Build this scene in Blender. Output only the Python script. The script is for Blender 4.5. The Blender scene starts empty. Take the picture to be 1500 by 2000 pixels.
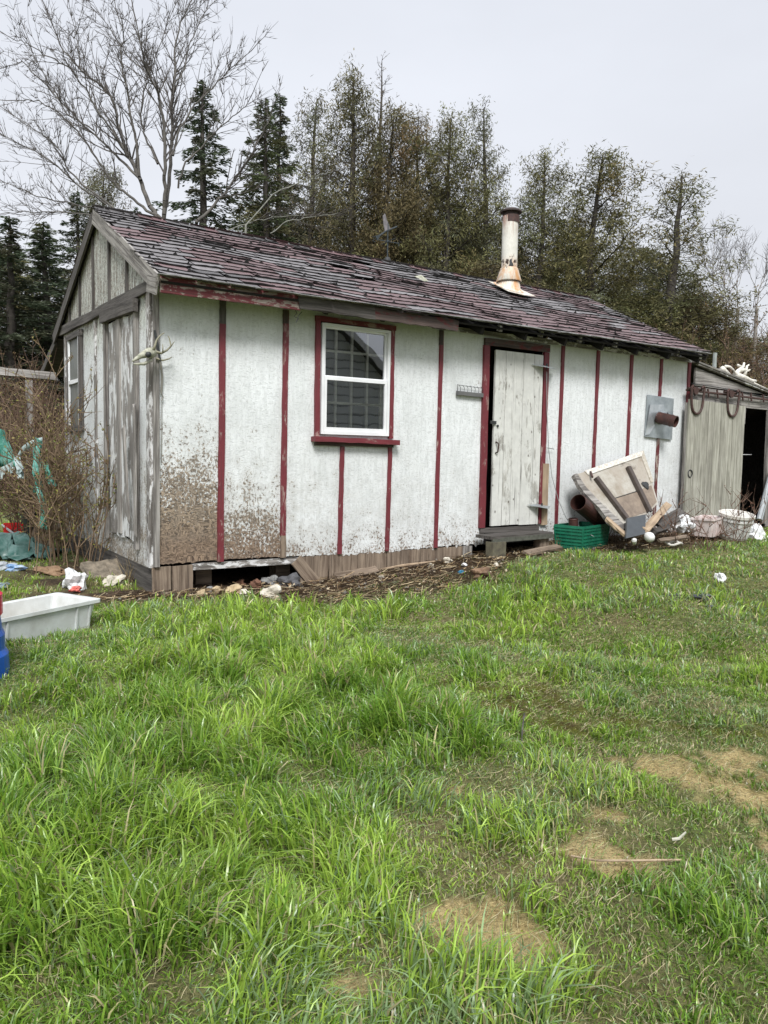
import bpy, bmesh, math, random
import numpy as np
from mathutils import Vector, Matrix
random.seed(7); rng = np.random.default_rng(11)
S = bpy.context.scene; COL = S.collection
# ---------------------------------------------------------------- camera
f_, cx_, cy_ = 1515., 750., 1000.
roll, pitch, yaw = math.radians(1.15), math.radians(4.45), math.radians(56.4)
F = np.array([math.cos(yaw)*math.cos(pitch), math.sin(yaw)*math.cos(pitch), -math.sin(pitch)])
R0 = np.array([math.sin(yaw), -math.cos(yaw), 0.]); U0 = np.cross(R0, F)
R = math.cos(roll)*R0+math.sin(roll)*U0; U = -math.sin(roll)*R0+math.cos(roll)*U0
CP = np.array([-2.101, -6.874, 1.261])
cd = bpy.data.cameras.new('camera'); cam = bpy.data.objects.new('camera', cd); COL.objects.link(cam)
cd.sensor_fit = 'VERTICAL'; cd.sensor_height = 36.; cd.lens = 36.*f_/2000.; cd.clip_end = 600; cd.clip_start = .05
cam.matrix_world = Matrix(((R[0], U[0], -F[0], CP[0]), (R[1], U[1], -F[1], CP[1]), (R[2], U[2], -F[2], CP[2]), (0, 0, 0, 1)))
S.camera = cam
def ray(x, y): return F+R*((x-cx_)/f_)+U*((cy_-y)/f_)
def dep(x, y, D): return CP+ray(x, y)*D          # a point D metres in front of the photographer
def gr(x, y, z=0.):
    r = ray(x, y); return CP+r*((z-CP[2])/r[2])
# ---------------------------------------------------------------- world: even cloud cover
W = bpy.data.worlds.new('World'); S.world = W; W.use_nodes = True
nt = W.node_tree; nt.nodes.clear(); L = nt.links.new
out = nt.nodes.new('ShaderNodeOutputWorld'); bg = nt.nodes.new('ShaderNodeBackground'); bg2 = nt.nodes.new('ShaderNodeBackground'); add = nt.nodes.new('ShaderNodeAddShader')
sky = nt.nodes.new('ShaderNodeTexSky'); sky.sky_type = 'NISHITA'; sky.sun_disc = False
SUN_EL, SUN_AZ = math.radians(48), math.radians(-118)     # azimuth of the sun measured from +X, counter-clockwise
sky.sun_elevation = SUN_EL; sky.sun_rotation = math.pi/2-SUN_AZ
sky.air_density = 1; sky.dust_density = 6
hs = nt.nodes.new('ShaderNodeHueSaturation'); hs.inputs['Saturation'].default_value = .3
L(sky.outputs[0], hs.inputs['Color']); L(hs.outputs[0], bg.inputs[0]); bg.inputs[1].default_value = .012
tc = nt.nodes.new('ShaderNodeTexCoord'); sx = nt.nodes.new('ShaderNodeSeparateXYZ'); L(tc.outputs['Generated'], sx.inputs[0])
rp = nt.nodes.new('ShaderNodeValToRGB'); L(sx.outputs[2], rp.inputs[0])
cr = rp.color_ramp; cr.elements[0].position = 0; cr.elements[0].color = (.665, .685, .730, 1); cr.elements[1].position = 1; cr.elements[1].color = (1.15, 1.19, 1.26, 1)
for p_, c_ in ((.22, (.655, .678, .730, 1)), (.52, (.635, .662, .725, 1))):
    e_ = cr.elements.new(p_); e_.color = c_
nz = nt.nodes.new('ShaderNodeTexNoise'); nz.inputs['Scale'].default_value = 1.6; nz.inputs['Detail'].default_value = 5
mp = nt.nodes.new('ShaderNodeMapping'); mp.inputs['Scale'].default_value = (1, 1, 2.6); L(tc.outputs['Generated'], mp.inputs[0]); L(mp.outputs[0], nz.inputs[0])
mr = nt.nodes.new('ShaderNodeMapRange'); L(nz.outputs[0], mr.inputs[0]); mr.inputs[1].default_value = .3; mr.inputs[2].default_value = .7; mr.inputs[3].default_value = .93; mr.inputs[4].default_value = 1.07
mx = nt.nodes.new('ShaderNodeVectorMath'); mx.operation = 'SCALE'; L(rp.outputs[0], mx.inputs[0]); L(mr.outputs[0], mx.inputs['Scale'])
L(mx.outputs[0], bg2.inputs[0]); bg2.inputs[1].default_value = 1.0
L(bg.outputs[0], add.inputs[0]); L(bg2.outputs[0], add.inputs[1]); L(add.outputs[0], out.inputs[0])
# ---------------------------------------------------------------- sun behind the cloud
sd = bpy.data.lights.new('sun', 'SUN'); sd.energy = 3.2; sd.angle = math.radians(18); sd.color = (1, .99, .97)
so = bpy.data.objects.new('sun', sd); COL.objects.link(so)
sv = Vector((math.cos(SUN_AZ)*math.cos(SUN_EL), math.sin(SUN_AZ)*math.cos(SUN_EL), math.sin(SUN_EL)))
so.rotation_euler = sv.to_track_quat('Z', 'Y').to_euler(); so.location = (-10, -20, 30)
S.view_settings.view_transform = 'Standard'; S.view_settings.look = 'None'; S.view_settings.exposure = 0.25; S.view_settings.gamma = 1
S.cycles.max_bounces = 6; S.cycles.diffuse_bounces = 3; S.cycles.transparent_max_bounces = 8
# ---------------------------------------------------------------- material helper
class NT:
    def __init__(s, name):
        s.m = bpy.data.materials.new(name); s.m.use_nodes = True; s.t = s.m.node_tree
        s.b = s.t.nodes['Principled BSDF']; s.o = s.t.nodes['Material Output']; s.L = s.t.links.new
    def n(s, t): return s.t.nodes.new(t)
    def co(s, k='Object'):
        return s.n('ShaderNodeTexCoord').outputs[k]
    def attr(s, a, o='Vector'):
        n = s.n('ShaderNodeAttribute'); n.attribute_name = a; return n.outputs[o]
    def map(s, v, sc=(1, 1, 1), rot=(0, 0, 0), loc=(0, 0, 0)):
        n = s.n('ShaderNodeMapping'); s.L(v, n.inputs[0]); n.inputs['Scale'].default_value = sc; n.inputs['Rotation'].default_value = rot; n.inputs['Location'].default_value = loc; return n.outputs[0]
    def noise(s, v, sc, det=4, ro=.6, dist=0.):
        n = s.n('ShaderNodeTexNoise'); s.L(v, n.inputs['Vector']); n.inputs['Scale'].default_value = sc; n.inputs['Detail'].default_value = det; n.inputs['Roughness'].default_value = ro; n.inputs['Distortion'].default_value = dist; return n.outputs[0]
    def vor(s, v, sc, feat='F1', o='Distance', rnd=1.):
        n = s.n('ShaderNodeTexVoronoi'); n.feature = feat; s.L(v, n.inputs['Vector']); n.inputs['Scale'].default_value = sc; n.inputs['Randomness'].default_value = rnd; return n.outputs[o]
    def ramp(s, v, st, ip='LINEAR'):
        n = s.n('ShaderNodeValToRGB'); s.L(v, n.inputs[0]); c = n.color_ramp; c.interpolation = ip
        while len(c.elements) < len(st): c.elements.new(.5)
        for e, (p, q) in zip(c.elements, st):
            e.position = p; e.color = (q, q, q, 1) if isinstance(q, (int, float)) else (*q, 1)
        return n.outputs[0]
    def put(s, sock, v):
        if isinstance(v, (int, float)): sock.default_value = v
        elif isinstance(v, tuple): sock.default_value = (*v, 1) if len(sock.default_value) == 4 else v
        else: s.L(v, sock)
    def mix(s, fac, a, b, mode='MIX'):
        n = s.n('ShaderNodeMix'); n.data_type = 'RGBA'; n.blend_type = mode
        s.put(n.inputs[0], fac); s.put(n.inputs[6], a); s.put(n.inputs[7], b); return n.outputs[2]
    def math(s, op, a, b=0., c=0., clamp=False):
        n = s.n('ShaderNodeMath'); n.operation = op; n.use_clamp = clamp
        for i, v in enumerate((a, b, c)): s.put(n.inputs[i], v)
        return n.outputs[0]
    def sep(s, v):
        n = s.n('ShaderNodeSeparateXYZ'); s.L(v, n.inputs[0]); return n.outputs
    def comb(s, x, y, z):
        n = s.n('ShaderNodeCombineXYZ')
        for i, v in enumerate((x, y, z)): s.put(n.inputs[i], v)
        return n.outputs[0]
    def bump(s, h, st=.5, d=.01):
        n = s.n('ShaderNodeBump'); s.L(h, n.inputs['Height']); n.inputs['Strength'].default_value = st; n.inputs['Distance'].default_value = d; s.L(n.outputs[0], s.b.inputs['Normal'])
    def fin(s, col, ro=.8, spec=None, metal=None):
        s.put(s.b.inputs['Base Color'], col); s.put(s.b.inputs['Roughness'], ro)
        if spec is not None: s.b.inputs['Specular IOR Level'].default_value = spec
        if metal is not None: s.put(s.b.inputs['Metallic'], metal)
        return s.m
def wood(name, c1, c2, dark=(.04, .03, .025), crack=.5, paint=None, cover=.5, ro=.85, spots=False, psc=1.):
    t = NT(name); g = t.attr('gc')
    st = t.noise(t.map(g, (1.6, 34, 34)), 1., 5, .65, .6); fi = t.noise(t.map(g, (4, 120, 120)), 1., 3, .6)
    big = t.noise(g, 2.3, 3)
    col = t.mix(t.ramp(st, [(.37, 0.), (.61, 1.)]), c1, c2)
    col = t.mix(t.math('MULTIPLY', t.ramp(big, [(.4, 0.), (.7, 1.)]), .35), col, dark)
    if paint is not None:
        pk = t.noise(t.map(g, (5*psc, 13*psc, 13*psc)), 1., 8, .72, .4)
        v = t.math('ADD', t.math('MULTIPLY', pk, .75), t.math('MULTIPLY', t.noise(g, 1.7*psc, 3), .25))
        a = .68-.36*cover
        msk = t.ramp(v, [(a-.02, 0.), (a+.02, 1.)])
        p2 = t.mix(t.ramp(t.noise(g, 9, 4), [(.3, 0.), (.7, 1.)]), paint, tuple(x*.8 for x in paint))
        col = t.mix(msk, col, p2)
    cr_ = t.ramp(t.noise(t.map(g, (1.1, 70, 70), loc=(3, 5, 1)), 1., 4, .6, .3), [(.32, 1.), (.40, 0.)])
    col = t.mix(t.math('MULTIPLY', cr_, crack), col, dark)
    if spots:
        vd = t.vor(t.map(g, (5.5, 9, 9)), 1.); col = t.mix(t.ramp(vd, [(.06, .85), (.11, 0.)]), col, (.05, .035, .025))
    t.bump(t.math('ADD', st, fi), .45, .006)
    return t.fin(col, ro)
def plain(name, c, ro=.6, c2=None, sc=8., spec=None, metal=None, bump=0.):
    t = NT(name); v = t.co(); n = t.noise(v, sc, 6, .65)
    col = t.mix(t.ramp(n, [(.35, 0.), (.68, 1.)]), c, c2 if c2 else tuple(x*.72 for x in c))
    if bump: t.bump(n, bump, .01)
    return t.fin(col, ro, spec, metal)
# ---------------------------------------------------------------- mesh helper
WL = {}
class MB:
    def __init__(s): s.v = []; s.g = []; s.f = []; s.c = []
    def add(s, vs, fs, gs=None, col=None):
        o = len(s.v); s.v += [tuple(map(float, p)) for p in vs]; s.g += [tuple(map(float, p)) for p in (gs if gs is not None else vs)]
        s.f += [tuple(o+i for i in q) for q in fs]; s.c += [col or (1, 1, 1)]*len(fs); return s
    def board(s, p0, p1, w, t, nrm=(0, -1, 0), seg=5, jit=.003, col=None, ends=0.):
        p0, p1, n = Vector(p0), Vector(p1), Vector(nrm); X = (p1-p0); Ln = X.length; X.normalize(); n = (n-X*n.dot(X)).normalized(); Y = n.cross(X)
        off = Vector((random.uniform(0, 50), random.uniform(0, 50), random.uniform(0, 50))); vs, gs = [], []
        for i in range(seg+1):
            a = i/seg
            for (sy, sz) in ((-1, -1), (1, -1), (1, 1), (-1, 1)):
                e = random.uniform(-ends, ends) if i in (0, seg) and sz != 0 and ends else 0
                l = (a*Ln+e, sy*w/2+random.uniform(-jit, jit), sz*t/2+random.uniform(-jit, jit)*.3)
                vs.append(p0+X*l[0]+Y*l[1]+n*l[2]); gs.append(Vector(l)+off)
        fs = [(0, 1, 2, 3), tuple(seg*4+k for k in (3, 2, 1, 0))]
        for i in range(seg):
            b = i*4
            for k in range(4):
                k2 = (k+1) % 4; fs.append((b+k, b+4+k, b+4+k2, b+k2))
        return s.add(vs, fs, gs, col)
    def box(s, a, b, col=None):
        (x0, y0, z0), (x1, y1, z1) = a, b
        vs = [(x, y, z) for x in (x0, x1) for y in (y0, y1) for z in (z0, z1)]
        return s.add(vs, [(0, 1, 3, 2), (4, 6, 7, 5), (0, 4, 5, 1), (2, 3, 7, 6), (0, 2, 6, 4), (1, 5, 7, 3)], None, col)
    def tube(s, pts, rad, n=8, caps=True, col=None):
        pts = [Vector(p) for p in pts]; k = len(pts)
        if not hasattr(rad, '__len__'): rad = [rad]*k
        vs, fs = [], []; prev = None
        for i, p in enumerate(pts):
            d = (pts[min(i+1, k-1)]-pts[max(i-1, 0)]).normalized()
            u = prev if prev is not None else (Vector((0, 0, 1)) if abs(d.z) < .9 else Vector((1, 0, 0)))
            u = (u-d*u.dot(d)).normalized(); prev = u; w = d.cross(u)
            for j in range(n):
                a = 2*math.pi*j/n; vs.append(p+(u*math.cos(a)+w*math.sin(a))*rad[i])
        for i in range(k-1):
            for j in range(n):
                j2 = (j+1) % n; fs.append((i*n+j, i*n+j2, (i+1)*n+j2, (i+1)*n+j))
        if caps: fs += [tuple(range(n))[::-1], tuple((k-1)*n+j for j in range(n))]
        return s.add(vs, fs, None, col)
    def lathe(s, prof, c, ax=(0, 0, 1), n=20, col=None, wob=0.):
        q = Vector((0, 0, 1)).rotation_difference(Vector(ax)); c = Vector(c); vs, fs = [], []
        for (r, z) in prof:
            for j in range(n):
                a = 2*math.pi*j/n; rr = r*(1+wob*math.sin(3*a+z*9)); vs.append(c+q @ Vector((rr*math.cos(a), rr*math.sin(a), z)))
        for i in range(len(prof)-1):
            for j in range(n):
                j2 = (j+1) % n; fs.append((i*n+j, i*n+j2, (i+1)*n+j2, (i+1)*n+j))
        return s.add(vs, fs, None, col)
    def poly(s, pts, d):
        pts = [Vector(p) for p in pts]; d = Vector(d); n = len(pts); vs = pts+[p+d for p in pts]
        return s.add(vs, [tuple(range(n)), tuple(range(2*n-1, n-1, -1))]+[(i, n+i, n+(i+1) % n, (i+1) % n) for i in range(n)])
    def build(s, name, mat, parent=None, smooth=False, sol=0., sub=0, bev=0.):
        me = bpy.data.meshes.new(name); me.from_pydata(s.v, [], s.f)
        a = me.attributes.new('gc', 'FLOAT_VECTOR', 'POINT'); a.data.foreach_set('vector', np.array(s.g, dtype=np.float32).ravel())
        if any(c != (1, 1, 1) for c in s.c):
            a = me.attributes.new('tint', 'FLOAT_COLOR', 'FACE'); a.data.foreach_set('color', np.array([(*c, 1) for c in s.c], dtype=np.float32).ravel())
        if smooth: me.polygons.foreach_set('use_smooth', [True]*len(me.polygons))
        me.materials.append(mat); me.update()
        o = bpy.data.objects.new(name, me); COL.objects.link(o)
        if sol: md = o.modifiers.new('s', 'SOLIDIFY'); md.thickness = sol
        if bev: md = o.modifiers.new('b', 'BEVEL'); md.width = bev; md.segments = 2; md.limit_method = 'ANGLE'
        if sub: md = o.modifiers.new('u', 'SUBSURF'); md.levels = md.render_levels = sub
        if parent is not None:
            o.parent = parent
            if parent.name in WL: o.location = tuple(-x for x in WL[parent.name])
        return o
def tag(o, label, cat, group=None, kind=None):
    o['label'] = label
    if cat: o['category'] = cat
    if group: o['group'] = group
    if kind: o['kind'] = kind
    return o
def thing(name, label, cat, loc=(0, 0, 0), group=None):
    o = bpy.data.objects.new(name, None); COL.objects.link(o); o.location = loc; o.empty_display_size = .1; WL[o.name] = tuple(map(float, loc)); return tag(o, label, cat, group)
def fastmesh(name, V, Q, mat, tint=None, smooth=False, T=None):
    """V (n,3), Q (m,4) quads, T triangles, tint (n,3) per point"""
    me = bpy.data.meshes.new(name); Q = np.asarray(Q, dtype=np.int32).reshape(-1, 4); nT = 0 if T is None else len(T)
    me.vertices.add(len(V)); me.vertices.foreach_set('co', np.asarray(V, dtype=np.float32).ravel())
    idx = Q.ravel(); st = np.arange(len(Q))*4
    if nT: idx = np.concatenate([idx, np.asarray(T, dtype=np.int32).ravel()]); st = np.concatenate([st, len(Q)*4+np.arange(nT)*3])
    me.loops.add(len(idx)); me.loops.foreach_set('vertex_index', idx.astype(np.int32))
    me.polygons.add(len(st)); me.polygons.foreach_set('loop_start', st.astype(np.int32))
    if smooth: me.polygons.foreach_set('use_smooth', np.ones(len(st), dtype=bool))
    me.materials.append(mat); me.update(calc_edges=True)
    if tint is not None:
        a = me.attributes.new('tint', 'FLOAT_COLOR', 'POINT'); a.data.foreach_set('color', np.concatenate([tint, np.ones((len(tint), 1))], 1).astype(np.float32).ravel())
    return me
def link(name, me, parent=None):
    o = bpy.data.objects.new(name, me); COL.objects.link(o); o.parent = parent; return o
# value noise
_T = rng.random((256, 256))
def vn(x, y):
    x = np.asarray(x, float); y = np.asarray(y, float); xi = np.floor(x).astype(int); yi = np.floor(y).astype(int); a = x-xi; b = y-yi; a = a*a*(3-2*a); b = b*b*(3-2*b)
    g = lambda i, j: _T[i & 255, j & 255]
    return (g(xi, yi)*(1-a)+g(xi+1, yi)*a)*(1-b)+(g(xi, yi+1)*(1-a)+g(xi+1, yi+1)*a)*b
def fbm(x, y, o=4):
    r = 0; am = .5; x = np.asarray(x, float); y = np.asarray(y, float)
    for i in range(o): r = r+am*vn(x+i*17.3, y+i*31.7); x = x*2.03; y = y*2.03; am *= .5
    return r/(1-.5**o)
ss = lambda a, b, x: (lambda t: t*t*(3-2*t))(np.clip((x-a)/(b-a), 0, 1))
def gh(x, y):
    x = np.asarray(x, float); y = np.asarray(y, float)
    r = np.interp(x, [-3, 0, 1.5, 2.6, 3.7, 4.9, 6, 8, 10, 30], [-.05, -.05, -.08, -.02, .08, .13, .15, .17, .20, .25])
    h = r*(1-.75*ss(.5, 4.5, -y))-.18*ss(1, 6, -y)
    h = h-.05*ss(5, 9, y)
    bump = (fbm(x*.9+5, y*.9)-.5)*.16+(fbm(x*3.1, y*3.1+9)-.5)*.05
    near = ss(.2, 1.2, -y)+ss(4.6, 6, y)+ss(.5, 1.2, -x)
    h = h+bump*np.clip(near, .12, 1)
    far = np.hypot(x-3, y)
    return h+ss(25, 80, far)*1.2
def gz(x, y): return float(gh(x, y))
# ================================================================ GROUND AND GRASS
Fh = np.array([math.cos(yaw), math.sin(yaw)]); Rh = np.array([math.sin(yaw), -math.cos(yaw)])
def gpt(px, py, z=-.1):
    p = gr(px, py, z)
    for _ in range(3): p = gr(px, py, gz(p[0], p[1]))
    return p
def ell(x, y, c, ra, rb):
    dx = x-c[0]; dy = y-c[1]; a = dx*Rh[0]+dy*Rh[1]; b = dx*Fh[0]+dy*Fh[1]
    return np.exp(-((a/ra)**2+(b/rb)**2))
SAND = [(gpt(*p), a, b, w) for p, a, b, w in [((900, 1815), .24, .19, 1.5), ((1000, 1870), .14, .09, .8), ((1175, 1668), .15, .16, 1.4), ((1450, 1560), .25, .33, 1.25), ((1430, 1490), .2, .12, .8), ((1250, 1500), .16, .1, .65),
        ((1190, 1590), .15, .12, .55), ((830, 1575), .2, .08, .6), ((1480, 1640), .1, .1, .7), ((700, 1950), .12, .07, .6), ((1050, 1480), .14, .12, .5), ((620, 1975), .1, .06, .7), ((470, 1700), .06, .06, .5)]]
MOSS = [(gpt(*p), a, b, w) for p, a, b, w in [((1040, 1370), .5, .30, 1.2), ((1400, 1425), .35, .14, 1.0), ((930, 1350), .2, .3, .8), ((1110, 1410), .3, .15, 1.), ((1300, 1520), .15, .1, .6), ((1480, 1440), .2, .15, .9)]]
DIRT = [(gpt(*p), a, b, w) for p, a, b, w in [((960, 1375), .28, .28, 1.2), ((1130, 1460), .2, .2, .8), ((300, 1870), .09, .07, 1.), ((330, 1780), .1, .06, .8), ((640, 1250), .25, .15, .5), ((860, 1270), .4, .14, .5), ((1200, 1230), .5, .3, .3), ((1240, 1540), .3, .1, .5), ((430, 1690), .08, .1, .6), ((700, 1540), .1, .1, .6)]]
TALL = [(gpt(*p), a, b, w) for p, a, b, w in [((120, 1850), .45, .6, .15), ((300, 1500), .8, .8, .09), ((60, 1600), .5, .9, .12), ((880, 1440), .42, .26, .13), ((650, 1420), .6, .4, .10), ((800, 1340), .45, .3, .08), ((600, 1330), .9, .9, .07), ((380, 1300), 1.0, .8, .09),
        ((760, 1200), 1.2, .5, .07), ((1000, 1170), 1.0, .5, .09), ((1430, 1350), .4, .22, .10), ((1250, 1330), .35, .2, .07), ((930, 1300), .3, .15, .07), ((1350, 1800), .5, .3, .05), ((1450, 1950), .3, .3, .06), ((540, 1640), .35, .3, .07), ((1180, 1370), .12, .1, .1),
        ((900, 1140), .5, .3, .08), ((600, 1190), .6, .25, .10), ((430, 1210), .6, .2, .10), ((1300, 1270), .5, .3, .06), ((560, 1800), .3, .2, .07), ((900, 1940), .3, .15, .05)]]
def blob(L_, x, y):
    r = 0
    for c, a, b, w in L_: r = r+w*ell(x, y, c, a, b)
    return r
def strip(x, y):   # bare litter strip at the foot of the shed
    w = np.interp(x, [-1.2, -.4, .3, 1.2, 2.2, 3.2, 3.9, 4.6, 5.4, 6.6, 8.5, 9.2, 14], [.1, .22, .36, .95, 1.25, .95, .55, .35, .7, .95, .6, .2, .0])
    return ss(w+.25, w-.15, -y+.35*(fbm(x*2.3, y*2.3)-.5))*ss(9.5, 8.7, x)*ss(-1.5, -.6, x)*ss(3.0, 2.0, y)*np.where(y > .25, .35+.65*ss(.42, .62, fbm(x*3+7, y*3+1, 3)), 1.)
def masks(x, y):
    wx = (fbm(x*3.3+21, y*3.3, 3)-.5)*.42+(fbm(x*11+2, y*11, 2)-.5)*.14; wy = (fbm(x*3.3, y*3.3+33, 3)-.5)*.42+(fbm(x*11, y*11+8, 2)-.5)*.14
    n = fbm(x*7, y*7, 4)-.5; n2 = fbm(x*2.2+40, y*2.2, 4)-.5
    far = ss(2.5, .5, np.abs(y+4.2))
    rightish = ss(-.5, 1.5, (x+1.2)*Rh[0]+(y+5.5)*Rh[1]+.0)
    nf = fbm(x*24, y*24, 3)-.5; sand = np.clip(blob(SAND, x+wx, y+wy)*1.05+n*1.3+nf*.9+n2*.5*rightish*far-.10, 0, 1)
    dirt = np.clip(blob(DIRT, x+wx, y+wy)*.8+n*1.3+nf*.6+n2*.3-.15, 0, 1)
    moss = np.clip(blob(MOSS, x+wx, y+wy)*.72+n*1.9+nf*.8-.15, 0, 1)
    st = strip(x, y)
    under = ss(-.15, .02, y)*ss(-.1, .05, x)*ss(12, 11, x)*ss(4.6, 4, y)
    return ss(.35, .75, sand), np.maximum(ss(.35, .8, dirt), np.maximum(st, under)), ss(.35, .8, moss), st
def axis(lo, a, b, hi, fine, n):
    m = np.arange(a, b, fine); e1 = a-np.geomspace(fine, a-lo, n); e2 = b+np.geomspace(fine, hi-b, n)
    return np.concatenate([e1[::-1], m, e2])
gx = axis(-110, -4.5, 10, 120, .05, 40); gy = axis(-60, -7.6, 6, 130, .05, 40)
X, Y = np.meshgrid(gx, gy, indexing='ij'); xf, yf = X.ravel(), Y.ravel()
Z = gh(xf, yf); sa, di, mo, st = masks(xf, yf)
Z = Z+(fbm(xf*14, yf*14)-.5)*.035*ss(14, 6, np.abs(xf-2))*ss(10, 6, np.abs(yf+1))
nx, ny = len(gx), len(gy); I = (np.arange(nx-1)[:, None]*ny+np.arange(ny-1)[None, :]).ravel()
Q = np.stack([I, I+ny, I+ny+1, I+1], 1)
t = NT('soil'); v = t.co(); m3 = t.n('ShaderNodeSeparateColor'); t.L(t.attr('tint', 'Color'), m3.inputs[0])
n1 = t.noise(v, 9, 8, .7); n2 = t.noise(v, 60, 5, .7); n3 = t.noise(v, 1.3, 4)
base = t.mix(t.ramp(n1, [(.35, 0.), (.65, 1.)]), (.14, .17, .055), (.26, .29, .10))
base = t.mix(t.ramp(n3, [(.40, 0.), (.65, .75)]), base, (.26, .21, .11))
soil = t.mix(t.ramp(n1, [(.35, 0.), (.65, 1.)]), (.030, .021, .015), (.13, .085, .052))
soil = t.mix(t.ramp(n2, [(.55, 0.), (.72, .8)]), soil, (.30, .24, .15))
sandc = t.mix(t.ramp(n1, [(.3, 0.), (.7, 1.)]), (.60, .46, .20), (.82, .66, .34))
sandc = t.mix(t.ramp(n2, [(.36, .75), (.5, 0.)]), sandc, (.25, .15, .07))
mossc = t.mix(t.ramp(n2, [(.35, 0.), (.65, 1.)]), (.07, .085, .012), (.22, .23, .03))
mossc = t.mix(t.ramp(n1, [(.5, 0.), (.62, .8)]), mossc, (.10, .055, .03))
base = t.mix(t.ramp(n2, [(.38, .6), (.52, 0.)]), base, (.05, .05, .02)); c = t.mix(m3.outputs[1], base, soil); c = t.mix(m3.outputs[2], c, mossc); c = t.mix(m3.outputs[0], c, sandc)
# the far field: pale green turf, then last year's straw and brown litter under the trees
sp = t.sep(v); farm = t.math('ADD', sp[1], t.math('MULTIPLY', n3, 5.))
c = t.mix(t.ramp(t.math('MULTIPLY', farm, .02), [(.32, 0.), (.36, 1.)]), c, t.mix(n1, (.16, .19, .06), (.26, .26, .10)))
c = t.mix(t.ramp(t.math('MULTIPLY', farm, .02), [(.43, 0.), (.47, 1.)]), c, t.mix(n1, (.22, .13, .06), (.42, .28, .14)))
c = t.mix(t.ramp(t.math('MULTIPLY', farm, .02), [(.49, 0.), (.53, 1.)]), c, t.mix(n1, (.09, .05, .03), (.16, .10, .06)))
t.bump(t.math('ADD', n1, t.math('MULTIPLY', n2, .9)), 1., .05); SOIL = t.fin(c, .95, .2)
me = fastmesh('ground', np.stack([xf, yf, Z], 1), Q, SOIL, np.stack([sa, di, mo], 1), True)
tag(link('ground', me), 'rough yard ground under the grass with bare sandy and mossy patches', None, kind='structure')

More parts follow.
